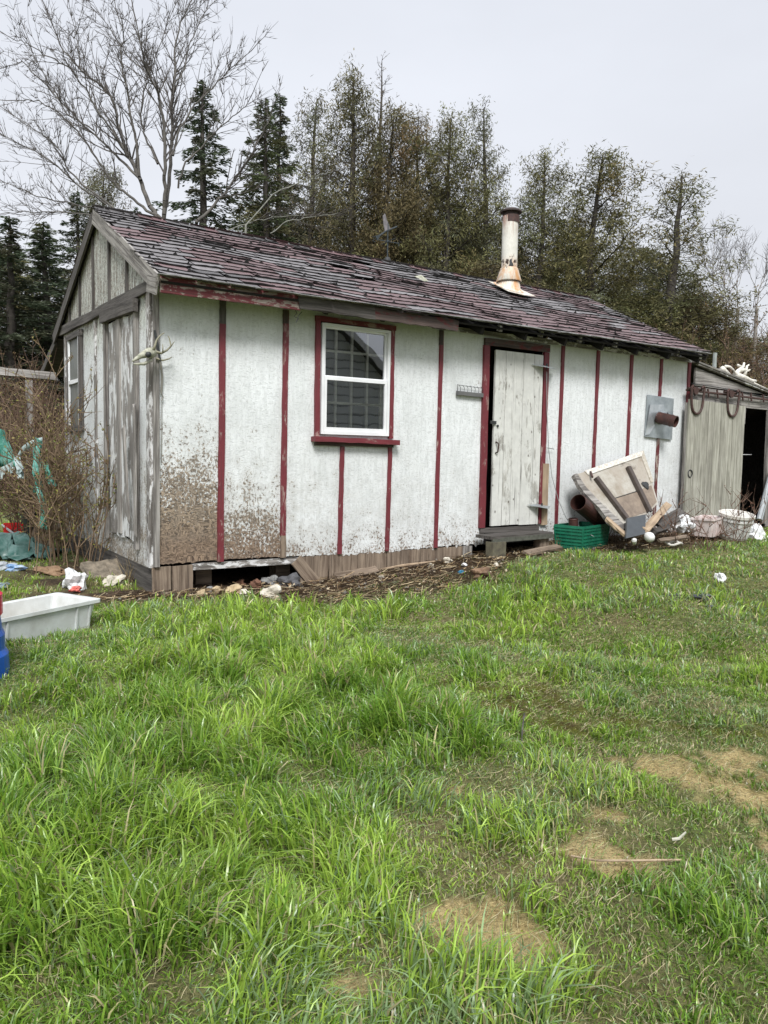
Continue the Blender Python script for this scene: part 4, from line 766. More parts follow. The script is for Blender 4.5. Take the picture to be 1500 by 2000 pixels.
for A, B, nn in (((0, 0), (1, 0), -w_), ((1, 0), (1, 1), u), ((1, 1), (0, 1), w_), ((0, 1), (0, 0), -u)):
    m = MB(); cside(m, A, B, nn)
    q = [cpt(*A, .01, .915), cpt(*B, .01, .915), cpt(*B, Hc*.93, .985), cpt(*A, Hc*.93, .985)]; m.add(q, [(0, 1, 2, 3)]); m.build('side', GRN, cr8)
m = MB(); m.add([cpt(0, 0, .01, .92), cpt(1, 0, .01, .92), cpt(1, 1, .01, .92), cpt(0, 1, .01, .92)], [(0, 1, 2, 3)]); m.build('bottom', GRN, cr8, sol=.006)
def pipe(name, a, b, r, label, mat=RUSTPIPE, th=.004, n=20, group=None):
    a, b = Vector(a), Vector(b); L_ = (b-a).length; m = MB().lathe([(r-th, .01), (r-th, L_), (r, L_), (r+.003, L_-.01), (r, L_-.02), (r, L_*.5), (r+.003, L_*.48), (r, L_*.46), (r, 0), (r-th, 0)], a, (b-a).normalized(), n, wob=.01)
    return tag(m.build(name, mat), label, 'pipe', group)
pipe('stove_pipe', wp(1180, 1022, -.22), wp(1129, 981, -.42), .100, 'wide rusty stove pipe lying open end up behind the green crate', n=22)
pipe('stove_pipe', O+u*.17+w_*.2+V3(0, 0, .03), O+u*.16+w_*.2+V3(-.02, 0, .345), .058, 'short upright rusty pipe standing in the green crate', n=16)
tag(MB().tube([(5.12, -.34, .30), (5.06, -.35, .42), (5.04, -.36, .49)], [.02, .018, .016], 8).build('bolt_rod', GALV), 'small grey metal rod sticking up from the green crate', 'rod')
pipe('elbow_pipe', (5.25, -.36, .22), (5.62, -.22, .30), .05, 'dark rusty pipe lying across the inside of the green crate', n=14)
tag(MB().lathe([(.0, .0), (.07, .02), (.085, .06), (.06, .085), (0, .09)], (5.42, -.30, .25), (.3, -.4, .8), 12, wob=.15).build('rusty_lid', RUST), 'crumpled rusty lid inside the green crate', 'lid')
tag(MB().lathe([(.0, .0), (.05, .01), (.06, .04), (0, .06)], (5.50, -.24, .33), (.3, -.6, .6), 12, wob=.1).build('red_jar_top', plain('faded_red', (.22, .03, .03), .5)), 'faded red cap at the right end of the green crate', 'cap')
# the old leaning table top
TT = NT('stained_top'); v = TT.attr('gc'); n1 = TT.noise(v, 4, 7, .7); n2 = TT.noise(v, 1.6, 4)
c = TT.mix(TT.ramp(n1, [(.35, 0.), (.65, 1.)]), (.27, .235, .185), (.50, .485, .44)); c = TT.mix(TT.ramp(n2, [(.5, 0.), (.6, .5)]), c, (.30, .25, .20)); c = TT.mix(TT.ramp(n1, [(.55, 0.), (.66, .85)]), c, (.12, .095, .07)); TT.bump(n1, .3); TOPM = TT.fin(c, .65)
tbl = thing('table_top', 'old stained table top with two dark metal rails leaning upside down against the wall', 'table top', (5.9, -.4, .25))
def zp(zx, zy, Y): return wp(1040+zx*.30667, 640+zy*.30667, Y)
TL, TM, TR_, BR, BL, LB = zp(255, 942, -.20), zp(330, 915, -.17), zp(705, 788, -.07), zp(800, 1120, -.42), zp(600, 1300, -.66), zp(440, 1130, -.50)
nrm = (TR_-TL).cross(BL-TL).normalized(); nrm = -nrm if nrm.y > 0 else nrm
def pl(zx, zy, off=0.):  # a point of the leaning plane
    r = ray(1040+zx*.30667, 640+zy*.30667); r = Vector(r); C_ = Vector(CP); k = (TL-C_).dot(nrm)/r.dot(nrm); return C_+r*k+nrm*off
def slab(pts, name, mat, th, off=0.):
    m = MB(); P = [pl(*q, off) for q in pts]; m.poly(P, -nrm*th); o_ = m.build(name, mat, tbl); return o_
slab([(258, 942), (330, 918), (705, 790), (725, 850), (800, 1118), (735, 1180), (600, 1290), (500, 1200), (420, 1120), (330, 1045), (290, 1000)], 'top_panel', TOPM, .035)
slab([(328, 915), (703, 785), (690, 822), (352, 940)], 'white_edge', plain('chipped_white', (.72, .71, .67), .5, (.45, .40, .33), 30), .012, .014)
slab([(703, 785), (718, 830), (770, 985), (752, 990), (690, 822)], 'side_edge', plain('edge_grey', (.50, .47, .41), .6, (.30, .26, .2), 20), .012, .012)
slab([(255, 942), (275, 935), (330, 1020), (430, 1125), (600, 1285), (560, 1310), (480, 1245), (420, 1160), (330, 1070), (285, 1010)], 'folded_leaf', GREYW, .05, .03)
slab([(520, 1090), (690, 1030), (755, 1005), (790, 1110), (735, 1170), (600, 1215)], 'inner_panel', plain('brown_stain', (.27, .215, .165), .7, (.15, .115, .09), 9), .006, .006)
RAIL = plain('rail_metal', (.085, .065, .055), .5, (.045, .035, .03), 12)
for A, B in (((395, 962), (590, 1222)), ((600, 895), (738, 1180))):
    a, b = pl(*A, .05), pl(*B, .05); m = MB().board(a, b, .055, .012, nrm=nrm, seg=3, jit=.001); X_ = (b-a).normalized(); Yv = nrm.cross(X_)
    for s_ in (-1, 1): m.board(a+Yv*s_*.028-nrm*.02, b+Yv*s_*.028-nrm*.02, .010, .045, nrm=nrm, seg=3, jit=.001)
    m.build('metal_rail', RAIL, tbl)
MB().tube([pl(360, 925, .03), pl(362, 968, .06)], .014, 6).build('bracket', RUST, tbl)
MB().lathe([(.0, .02), (.05, .012), (.06, 0)], pl(718, 1005, .008), nrm, 12, wob=.2).build('hole', IRON, tbl)
MB().tube([pl(522, 1088, .01), pl(690, 1035, .012)], .005, 4).build('crack', IRON, tbl)
# planks and junk at its foot
def bd(name, A, B, Ya, Yb, w, t_, mat, label, cat='board', nn=(0, -.6, .8)):
    return tag(MB().board(zp(*A, Ya), zp(*B, Yb), w, t_, nrm=nn, seg=6, jit=.006, ends=.02).build(name, mat), label, cat)
bd('plank', (715, 1290), (865, 1125), -.95, -.35, .09, .03, TANW, 'pale splintered plank sloping up beside the grey tile')
bd('plank', (740, 1262), (845, 1150), -.78, -.25, .06, .025, GREYW, 'narrow grey plank just behind the pale splintered plank')
bd('plank', (800, 1262), (962, 1178), -.60, -.45, .16, .05, DARKW, 'dark rotten plank lying towards the white bucket')
bd('plank', (770, 1300), (900, 1262), -.75, -.60, .07, .05, DARKW, 'short dark board on the ground under the rotten plank')
bd('plank', (470, 1215), (590, 1320), -.75, -.95, .07, .03, TANW, 'splintered tan stick below the leaning table top')
bd('plank', (840, 1215), (960, 1275), -.5, -.55, .05, .02, GREYW, 'thin grey slat across the end of the rotten plank')
bd('plank', (655, 1335), (800, 1215), -.80, -.5, .05, .02, BROWNW, 'thin brown stick lying against the pale splintered plank')
bd('plank', (860, 1290), (985, 1210), -.7, -.45, .09, .03, GREYW2, 'flaking grey board end poking out beside the white bag')
bd('plank', (520, 1290), (640, 1250), -.85, -.75, .08, .03, DARKW, 'short black board wedged behind the grey tile')
bd('plank', (810, 1355), (990, 1330), -1.0, -.85, .05, .025, BROWNW, 'long brown stick on the dead grass before the white bin')
q = [zp(605, 1212, -.85), zp(722, 1188, -.80), zp(718, 1312, -.98), zp(596, 1342, -1.05)]; m = MB().poly(q, (.01, .03, -.01)); tag(m.build('grey_tile', plain('slate_grey', (.060, .068, .075), .35, (.045, .05, .055), 12)), 'square dark grey tile leaning in front of the table top', 'tile')
WHP = plain('white_plastic', (.72, .72, .71), .4, (.56, .55, .52), 9)
tag(MB().lathe([(0, 0), (.04, .012), (.062, .04), (.066, .07), (.05, .10), (.02, .118), (0, .12)], zp(728, 1362, -1.0), (.5, -.3, 1), 16, wob=.06).build('white_jar', WHP, smooth=True), 'small round white jar on the ground by the grey tile', 'jar')
tag(MB().lathe([(.0, 0), (.022, 0), (.03, .06), (.015, .08), (0, .08)], zp(650, 1372, -1.05), (-.5, -.3, .5), 12).build('white_cup', WHP), 'little white cup tipped over below the grey tile', 'cup')
c_ = zp(900, 1372, -.95); c_.z = gz(c_.x, c_.y)+.05
tag(MB().tube([c_+V3(.11*math.cos(a), .11*math.sin(a)*.8, .03+.015*math.sin(3*a)) for a in np.linspace(0, 6.28, 17)], .016, 7, False).build('hose_ring', plain('ring_white', (.60, .58, .54), .6, (.4, .38, .33), 12), smooth=True), 'dirty white plastic ring lying in the dead grass', 'ring')
# buckets and bins by the sliding door
bk = thing('bucket', 'round white bucket with its lid on by the sliding door', 'bucket', tuple(zp(1275, 1330, -.85)))
bb = zp(1275, 1345, -.85); bax = Vector((-.06, -.16, 1)).normalized()
MB().lathe([(.0, 0), (.165, 0), (.185, .05), (.205, .25), (.218, .26), (.218, .285), (.207, .29), (.215, .33), (.20, .35)], bb, bax, 28).build('body', WHP, bk)
MB().lathe([(.228, .315), (.230, .352), (.215, .358), (.205, .345), (.0, .340)], bb, bax, 28).build('lid', plain('lid_white', (.74, .72, .68), .4, (.60, .57, .52), 7), bk)
m = MB(); hp = []
q_ = Vector((0, 0, 1)).rotation_difference(bax)
for a in np.linspace(math.pi*1.0, math.pi*2, 12): hp.append(bb+q_ @ Vector((.222*math.cos(a), .24*math.sin(a), .27-.12*abs(math.sin(a)))))
m.tube(hp, .004, 4).build('handle', IRON, bk)
def bin_(name, c, a, L_, W_, H_, label, tilt, mat=WHP):
    t_ = thing(name, label, 'bin', tuple(c)); M_ = Matrix.Translation(c) @ Matrix.Rotation(a, 4, 'Z') @ Matrix.Rotation(tilt[0], 4, 'X') @ Matrix.Rotation(tilt[1], 4, 'Y')
    def ring(e, z): 
        r_ = []; 
        for (sx_, sy_) in ((1, 1), (-1, 1), (-1, -1), (1, -1)):
            for k in range(4): an = math.atan2(sy_, sx_)-math.pi/4+k*math.pi/6; r_.append(M_ @ Vector((sx_*(L_/2*e-.03)+.03*math.cos(an), sy_*(W_/2*e-.03)+.03*math.sin(an), z)))
        return r_
    rs = [ring(.86, 0), ring(.97, H_*.88), ring(1.05, H_*.9), ring(1.05, H_), ring(1.0, H_), ring(.95, H_*.96), ring(.83, .02)]
    m = MB(); n = 16; vs = sum(rs, []); fs = [(i*n+j, i*n+(j+1) % n, (i+1)*n+(j+1) % n, (i+1)*n+j) for i in range(6) for j in range(n)]; fs += [tuple(range(n))[::-1], tuple(6*n+j for j in range(n))]
    m.add(vs, fs); m.build('shell', mat, t_)
    for s_ in (-1, 1):
        for k in range(int(L_/.11)):
            x_ = -L_*.42+k*.11
            if L_ > .8 and 1 < k < 6: continue
            MB().board(M_ @ Vector((x_, s_*(W_/2*.90), H_*.08)), M_ @ Vector((x_, s_*(W_/2*.985), H_*.86)), .012, .012, nrm=M_.to_3x3() @ Vector((0, s_, 0)), seg=1, jit=0).build('rib', mat, t_)
    return t_, M_
c_ = zp(1115, 1320, -.72); bin_('white_bin', c_, .25, .42, .30, .24, 'cracked white plastic bin with pink stains left of the round bucket', (.0, -.05), plain('pinkish_plastic', (.68, .63, .61), .45, (.52, .40, .37), 9))
c_ = zp(1385, 1345, -.80); crumple('white_sheet', c_+V3(0, 0, .02), (.24, .16, .19), 'torn crumpled white plastic sheet right of the round bucket', 'sheet', WSH, 14)
c_ = zp(975, 1265, -.6); crumple('plastic_bag', c_, (.13, .1, .12), 'crumpled white plastic bag beside the dark rotten plank', 'bag', WSH, 3)
def onground(px, py, dz=0.):
    p_ = gpt(px, py); return V3(p_[0], p_[1], gz(p_[0], p_[1])+dz)
crumple('plastic_bag', onground(146, 1150, .07), (.11, .09, .11), 'white and pink crumpled bag in the grass behind the grey tub', 'bag', WSH, 5)
crumple('red_scrap', onground(148, 1158, .03), (.045, .04, .03), 'scrap of pink paper poking out under the white crumpled bag', 'scrap', plain('pink_paper', (.65, .16, .13), .6), 6)
crumple('white_scrap', onground(1407, 1122, .03), (.075, .045, .05), 'single white scrap of paper lying alone on the open grass', 'scrap', WSH, 8)
crumple('dark_scrap', onground(1371, 1172, .02), (.09, .05, .035), 'larger dark grey scrap lying on the lawn at the right', 'scrap', plain('dark_plastic', (.06, .065, .08), .4), 9)
crumple('dark_scrap', onground(1388, 1190, .015), (.08, .03, .02), 'flat dark grey scrap just in front of the larger scrap', 'scrap', plain('dark_plastic_flat', (.09, .10, .12), .4), 10)
crumple('dark_scrap', onground(1316, 1164, .015), (.05, .03, .02), 'smallest dark scrap left of the other two on the lawn', 'scrap', plain('dark_plastic_small', (.05, .05, .06), .4), 12)
# sticks and a bone in the yard
tag(MB().tube([onground(1115, 1688, .03), onground(1165, 1700, .035), onground(1245, 1697, .03), onground(1330, 1690, .02)], .004, 5).build('dry_stalk', TANW), 'long dry stalk lying across the sandy patch', 'stalk')
tag(MB().tube([onground(1312, 1655, .03), onground(1325, 1656, .035), onground(1338, 1646, .04)], [.006, .006, .004], 6).build('grey_twig', BONE), 'short curved grey twig on the grass right of the sand', 'twig')
tag(MB().tube([onground(1018, 1462, .0), onground(1020, 1440, .05), onground(1023, 1428, .09)], .004, 5).build('dark_stalk', DARKW), 'short dark stalk standing at the edge of the tall grass', 'stalk')
# stones & litter along the foot of the wall
STO = [plain('stone_tan', (.48, .38, .24), .9, (.30, .22, .13), 9, bump=.6), plain('stone_grey', (.28, .28, .27), .9, (.14, .14, .14), 12, bump=.6), plain('stone_brown', (.20, .10, .06), .9, (.12, .06, .04), 9, bump=.6), plain('stone_pale', (.62, .58, .50), .85, (.40, .36, .28), 14, bump=.6), plain('stone_dark', (.10, .10, .11), .8, (.05, .05, .05), 12, bump=.6)]
for i, (px, py, s, k, lb) in enumerate([(425, 1157, .055, 0, 'tan stone under the left end of the gap in the skirting'), (412, 1155, .045, 1, 'small grey stone left of the tan stone under the gap'), (455, 1160, .08, 0, 'broad tan rock in the middle of the gap under the wall'),
        (478, 1163, .05, 3, 'pale stone right of the broad tan rock'), (500, 1147, .07, 2, 'rust brown rock back in the gap under the wall'), (528, 1142, .08, 1, 'rough grey rock deep in the gap under the wall'), (566, 1145, .11, 4, 'large dark rounded rock at the right end of the gap'),
        (530, 1165, .09, 3, 'speckled pale and black rock in front of the gap'), (470, 1142, .05, 2, 'small brown rock at the back of the gap'), (842, 1106, .035, 3, 'small pale stone on the litter below the shed wall'), (875, 1097, .06, 3, 'white stone against the skirting left of the step'), (970, 1106, .035, 3, 'little pale stone on the litter near the door step'),
        (395, 1165, .05, 0, 'tan clod at the foot of the left skirting board'), (745, 1130, .035, 3, 'tiny pale stone in the dark litter under the window')]):
    crumple('stone', onground(px, py, s*.3), (s, s*.8, s*.75), lb, 'stone', STO[k], 20+i, .7)
crumple('log_end', onground(942, 1128, .05), (.10, .06, .06), 'short sawn log lying in the litter left of the door step', 'log', BROWNW if False else plain('log_brown', (.24, .15, .09), .85, (.06, .035, .025), 8, bump=.5), 44)
crumple('blue_scrap', onground(900, 1120, .02), (.035, .025, .02), 'tiny blue scrap of plastic in the litter', 'scrap', plain('blue_bit', (.03, .22, .38), .4), 45)
crumple('white_scrap', onground(907, 1104, .02), (.03, .025, .02), 'tiny white scrap of plastic behind the blue one', 'scrap', WSH, 46)
tag(MB().tube([onground(740, 1118, .03), onground(790, 1112, .05), onground(850, 1103, .05)], [.010, .014, .006], 6).build('branch', TANW), 'pale bent branch lying at the foot of the skirting boards', 'branch')
tag(MB().board(onground(655, 1132, .03), onground(735, 1120, .05), .12, .03, nrm=(0, -.5, .8), jit=.01).build('fallen_board', BROWNW), 'brown board lying against the skirting below the window', 'board')
tag(MB().board(onground(170, 1128, .04), onground(240, 1122, .06), .30, .04, nrm=(-.4, -.5, .8), seg=6, jit=.02, ends=.05).build('flat_slab', plain('slab_grey', (.24, .20, .15), .9, (.07, .06, .045), 14, bump=.9)), 'flat mossy slab on the ground at the foot of the gable', 'slab')
crumple('stone', onground(222, 1142, .03), (.10, .07, .06), 'whitish lump beside the flat mossy slab', 'stone', STO[3], 61)
# grey tub
GT = plain('tub_grey', (.60, .63, .63), .45, (.44, .45, .43), 6)
tu = Vector((-.874, -.485, 0)).normalized(); tw_ = Vector((-.485, .874, 0)); n0 = V3(-.755, -1.12, 0); Lt, Wt = .95, .44
cen = n0+tu*Lt/2+Vector((tw_.x, tw_.y, 0))*Wt/2*.92; cen.z = -.075
tub, TM = bin_('grey_tub', cen, math.atan2(tu.y, tu.x), Lt, Wt, .235, 'long shallow grey plastic tub standing in the grass at the left', (0, 0), GT)
tag_ = tub; tub['category'] = 'tub'
m = MB(); ng = 16; vs = []
for i in range(ng):
    for j in range(8):
        a, b = i/(ng-1), j/7; vs.append(TM @ Vector((-Lt*.40+a*Lt*.8, -Wt*.38+b*Wt*.76, .075+.04*float(fbm(a*5, b*4))+.09*ss(.45, 1., a))))
m.add(vs, [(i*8+j, (i+1)*8+j, (i+1)*8+j+1, i*8+j+1) for i in range(ng-1) for j in range(7)]); tag(m.build('sand', plain('tub_sand', (.48, .40, .27), .95, (.34, .26, .15), 22, bump=.6), smooth=True), 'pale dry sand lying inside the long grey tub', 'sand', kind='stuff')
# blue plastic chair cut by the frame with something red over it, shaped as a lidded barrel
BLU = plain('blue_plastic', (.005, .085, .42), .3, (.004, .06, .30), 5)
chB = onground(-54, 1320, 0); bc = thing('barrel_chair', 'bright blue plastic chair, modelled as a barrel, cut off by the left edge of the picture', 'barrel', tuple(chB))
c_ = V3(chB.x-.06, chB.y-.02, chB.z-.02)
MB().lathe([(0, 0), (.235, 0), (.25, .03), (.245, .15), (.228, .18), (.228, .26), (.215, .29), (.205, .38), (.0, .385)], c_, (.0, .0, 1), 32).build('body', BLU, bc)
MB().lathe([(.212, .37), (.219, .38), (.219, .49), (.16, .51), (0, .515)], c_, (0, 0, 1), 32).build('red_lid', plain('red_plastic', (.55, .01, .06), .35), bc)
# ---------------------------------------------------------------- clothesline corner
GRT = NT('torn_tarp'); v = GRT.co(); n1 = GRT.noise(v, 9, 6, .7); w1 = GRT.noise(GRT.map(v, (60, 60, 8)), 1., 3)
c = GRT.mix(GRT.ramp(n1, [(.4, 0.), (.62, 1.)]), (.02, .20, .14), (.16, .42, .36)); c = GRT.mix(GRT.ramp(w1, [(.55, 0.), (.7, .5)]), c, (.45, .62, .60)); GRT.bump(w1, .3); GRTM = GRT.fin(c, .6)
PALE = plain('pale_hem', (.48, .58, .58), .6, (.30, .38, .38), 20)
post = wp(60, 900, 5.6); post.z = gz(post.x, post.y)
tag(MB().board((post.x, post.y, post.z-.05), (post.x-.01, post.y, 2.2), .09, .09, seg=6).build('post', GREYW), 'square grey wooden post behind the torn green tarp', 'post')
a_, b_ = wp(-90, 716, 4.2), wp(112, 736, 4.2)
tag(MB().board(a_, b_, .10, .04, nrm=(0, -1, .2), seg=8, jit=.006, ends=.03).build('rail_board', GREYW), 'grey weathered rail board running from the shed corner to the left', 'rail')
tag(MB().board(a_+V3(.1, .05, -2.3), a_+V3(.1, .05, .1), .09, .09, seg=4).build('post', GREYW), 'outer grey post carrying the left end of the weathered rail', 'post')
def cloth(name, grid, label, mat, cat='tarp', th=.004, kind=None):
    m = MB(); R_ = len(grid); C2 = len(grid[0]); vs = [p_ for row in grid for p_ in row]; m.add(vs, [(i*C2+j, i*C2+j+1, (i+1)*C2+j+1, (i+1)*C2+j) for i in range(R_-1) for j in range(C2-1)])
    o_ = m.build(name, mat, smooth=True, sol=th); tag(o_, label, cat); return o_
D_ = 8.6
def dp(x, y, D): return Vector(dep(x, y, D))
g = []
for i in range(7):
    a = i/6; row = []
    for j in range(7):
        b = j/6; x = -60+b*(60+[8, 12, 17, 22, 26, 30, 32][i]); yt = 840+68*a; y = yt+(.30*(1-b))*0+ (0 if i < 6 else 14*(1-b)+4*math.sin(b*9)); row.append(dp(x, y-20*(1-b)*(1-a), D_+.08*math.sin(b*7+a*3)))
    g.append(row)
o = cloth('torn_tarp', g, 'torn green tarp sheet hanging into the picture at the left edge', GRTM)
m = MB()
for k in range(34):
    x = -20+k*1.55; yb = 922-(x*.55 if x > 0 else 0)*.9; p0 = dp(x, yb-8, D_-.005+.0*k); m.board(p0, p0+V3(random.gauss(0, .01), 0, -random.uniform(.05, .14)), .008, .004, nrm=(F[0], F[1], 0), seg=2)
x_ = m.build('fringe', PALE); x_.parent = o
hem = cloth('rolled_hem', [[dp(28+i*6.2, 903-8*math.sin(i*.35+.3)*1.4-i*5.2+dy_*(1.0 if i > 1 else .5), D_+.02*math.sin(i)+dy_*.002) for i in range(10)] for dy_ in (-6, 0, 7)], 'pale rolled strip of tarp stretched from the green sheet to the post', PALE, th=.02)
for (nm, pts, lab, mt, nstr) in [('tarp_strip', [(76, 858), (74, 890), (72, 925), (78, 960), (82, 1000), (83, 1028)], 'long shredded green tarp strip hanging down beside the post', GRTM, 11), ('tarp_strip', [(88, 900), (95, 930), (103, 945), (113, 945)], 'short dark green tarp rag caught in the saplings right of the long strip', GRTM, 4), ('tarp_strip', [(34, 898), (38, 915), (41, 928)], 'pale fringe hanging where the tarp meets the rolled strip', PALE, 6)]:
    m = MB()
    for k in range(nstr):
        e = [random.gauss(0, 3.2) for _ in pts]; P = [dp(x+e[i]*(.8+.1*i), y+random.gauss(0, 3), D_+random.gauss(0, .05)) for i, (x, y) in enumerate(pts[:max(2, random.randint(len(pts)-2, len(pts)))])]
        for a, b in zip(P[:-1], P[1:]): m.board(a, b+(b-a)*.05, random.uniform(.025, .07), .004, nrm=(F[0]+random.gauss(0, .4), F[1]+random.gauss(0, .4), random.gauss(0, .2)), seg=3, jit=.008)
    tag(m.build(nm, mt), lab, 'tarp strip')
pb = wp(63, 1005, 5.2); pb.z = gz(pb.x, pb.y)
pt_ = thing('planter_bucket', 'black plastic bucket full of dry leaves at the foot of the post', 'bucket', tuple(pb))
MB().lathe([(0, 0), (.11, 0), (.145, .33), (.155, .34), (.155, .36), (.14, .36), (.135, .3), (0, .3)], pb, n=20).build('body', plain('black_plastic', (.022, .025, .028), .4), pt_)
m = MB()
for k in range(50): p_ = jit(pb+V3(0, 0, .36), .035); p_.x += random.gauss(0, .05); m.board(p_, jit(p_, .03)+V3(0, 0, .02), .03, .003, nrm=(random.gauss(0, 1), random.gauss(0, 1), 1), seg=1, jit=.006)
m.build('dry_leaves', plain('dry_leaf', (.30, .18, .10), .8, (.16, .09, .06), 20), pt_)
m = MB()
for k in range(26):
    p_ = onground(68+random.gauss(0, 10), 1045, .02); pts = [jit(p_+V3(0, random.uniform(-.3, .3), random.uniform(0, .38)), .12) for _ in range(5)]; pts = [V3(q.x, q.y, max(q.z, .02)) for q in pts]; m.tube(pts, .006, 4)
tag(m.build('wire_tangle', IRON), 'tangle of black wire and hose heaped below the black bucket', 'wire')
bdp = [(onground(70, 1062, .04), dp(100, 985, 10.1)), (onground(85, 1068, .03), dp(116, 1003, 9.6))]
tag(MB().board(bdp[0][0], bdp[0][1], .17, .03, nrm=(-.3, -.8, .4), seg=5).build('leaning_plank', BROWNW), 'brown plank leaning behind another at the foot of the saplings', 'plank')
tag(MB().board(bdp[1][0], bdp[1][1], .20, .03, nrm=(-.3, -.8, .4), seg=5).build('leaning_plank', wood('plank_paleedge', (.16, .12, .09), (.30, .24, .18), paint=(.5, .46, .4), cover=.3)), 'scuffed front plank leaning at the foot of the saplings', 'plank')
def rumple(name, px0, px1, py, hgt, lab, mat, seed):
    r_ = random.Random(seed); g = []
    A, B = onground(px0, py), onground(px1, py)
    for i in range(9):
        row = []
        for j in range(15):
            a, b = j/14, i/8; p_ = A.lerp(B, a)+V3(Fh[0]*b*.9, Fh[1]*b*.9, 0); p_.z = gz(p_.x, p_.y)+.01+hgt*math.sin(math.pi*b)*max(0.05, math.sin(math.pi*min(1, a*1.1+.12)))*(.6+.7*r_.random()*1.1); row.append(p_+V3(r_.gauss(0, .035), r_.gauss(0, .035), r_.uniform(0, .07)))
        g.append(row)
    return cloth(name, g, lab, mat)
rumple('tarp_heap', -60, 66, 1100, .22, 'heap of crumpled dark green tarp on the ground at the left', plain('dark_green_tarp', (.02, .085, .07), .4, (.13, .20, .19), 7), 4)
tag(MB().tube([onground(5, 1068, .28), onground(35, 1080, .2), onground(70, 1083, .12)], .014, 6).build('tarp_rope', plain('grey_rope', (.38, .40, .41), .6)), 'thick grey rope lying across the tarp heap', 'rope')
q = wp(25, 1030, 3.9); q.z = gz(q.x, q.y)+.22
bx_ = thing('red_crate', 'small bright red plastic crate behind the tarp heap', 'crate', tuple(q)); m = MB()
for k in range(4): m.board(q+V3(-.10, -.1, k*.045-.06), q+V3(.10, -.12, k*.045-.06), .028, .01, seg=1, jit=0)
for k in range(6): m.board(q+V3(-.10+k*.04, -.1, -.08), q+V3(-.10+k*.04, -.1, .09), .014, .014, seg=1, jit=0)
RDP = plain('bright_red', (.60, .02, .02), .4); m.build('front', RDP, bx_); m = MB(); m.box(q+V3(-.10, .05, -.22), q+V3(.10, .08, .09)); m.box(q+V3(-.10, -.09, -.22), q+V3(.10, .05, -.09)); m.build('tray', RDP, bx_)
crumple('blue_scrap', onground(32, 1115, .03), (.10, .05, .04), 'blue and white scrap on the ground in front of the tarp heap', 'scrap', plain('blue_rag', (.04, .20, .48), .5, (.6, .66, .7), 14), 71)
crumple('rag', onground(8, 1112, .03), (.12, .07, .04), 'pale grey rag on the ground at the left picture edge', 'rag', plain('grey_rag', (.40, .43, .46), .7), 72)
crumple('rag', onground(5, 1150, .03), (.07, .05, .03), 'small grey-blue rag in the grass behind the tub', 'rag', plain('bluegrey_rag', (.22, .28, .34), .7), 73)
crumple('leaf_clump', onground(100, 1120, .02), (.16, .12, .05), 'brown clump of dead leaves and bark before the saplings', 'leaves', plain('bark_litter', (.16, .09, .05), .9, (.30, .20, .12), 20, bump=.8), 74)
# ---------------------------------------------------------------- inside and on the lean-to
tag(MB().board((9.25, .35, .25), (9.38, .45, 1.95), .13, .03, seg=4, jit=.002).build('grey_plank', plain('blue_grey_board', (.075, .085, .095), .7, (.05, .055, .06), 6)), 'blue-grey plank standing inside the dark lean-to doorway', 'plank')
tag(MB().tube([(8.6, .3, 1.33), (9.2, .3, 1.322), (9.75, .3, 1.33)], .006, 4).build('string', WSH), 'thin white cord stretched across the dark lean-to doorway', 'cord')
tag(MB().tube([wp(1483, 1015, -.25), wp(1500, 950, -.2), wp(1510, 915, -.16)], .045, 10).build('white_pipe', plain('pale_pipe', (.42, .45, .47), .5)), 'pale grey pipe leaning at the right side of the lean-to doorway', 'pipe')
m = MB(); a0 = wp(1395, 722, .5); tag(m.board(a0+V3(0, 0, -.15), a0+V3(0, 0, .26), .06, .03).build('stub_post', plain('stub_grey', (.30, .33, .31), .7)), 'short grey-green post poking up behind the lean-to roof', 'post')
zr = lambda p_: 2.66-.163*(p_.x-7.64)
BN = plain('bleached_antler', (.78, .76, .69), .55, (.5, .47, .4), 14)
def az(zx, zy, Y=.35): return wp(1300+zx*.22, 680+zy*.22, Y)
an = thing('antler_pile', 'bleached white antlers and bones lying on the lean-to roof', 'antlers', tuple(az(650, 250)))
for pts, r in ([[(500, 180), (530, 205), (575, 240)], .045], [[(530, 160), (570, 165), (600, 190), (620, 230)], .022], [[(620, 235), (650, 200), (690, 190), (715, 200)], .045], [[(650, 215), (665, 180), (690, 165), (698, 128)], .035], [[(640, 150), (670, 160), (690, 165)], .02], [[(700, 240), (715, 200), (722, 160), (740, 148)], .028], [[(620, 235), (700, 262), (760, 290), (800, 292)], .05], [[(715, 205), (745, 195), (750, 190)], .02], [[(780, 310), (850, 340), (905, 362)], .018]):
    MB().tube([az(*p_) for p_ in pts], np.linspace(r, r*.45, len(pts)), 7).build('antler', BN, an, smooth=True)
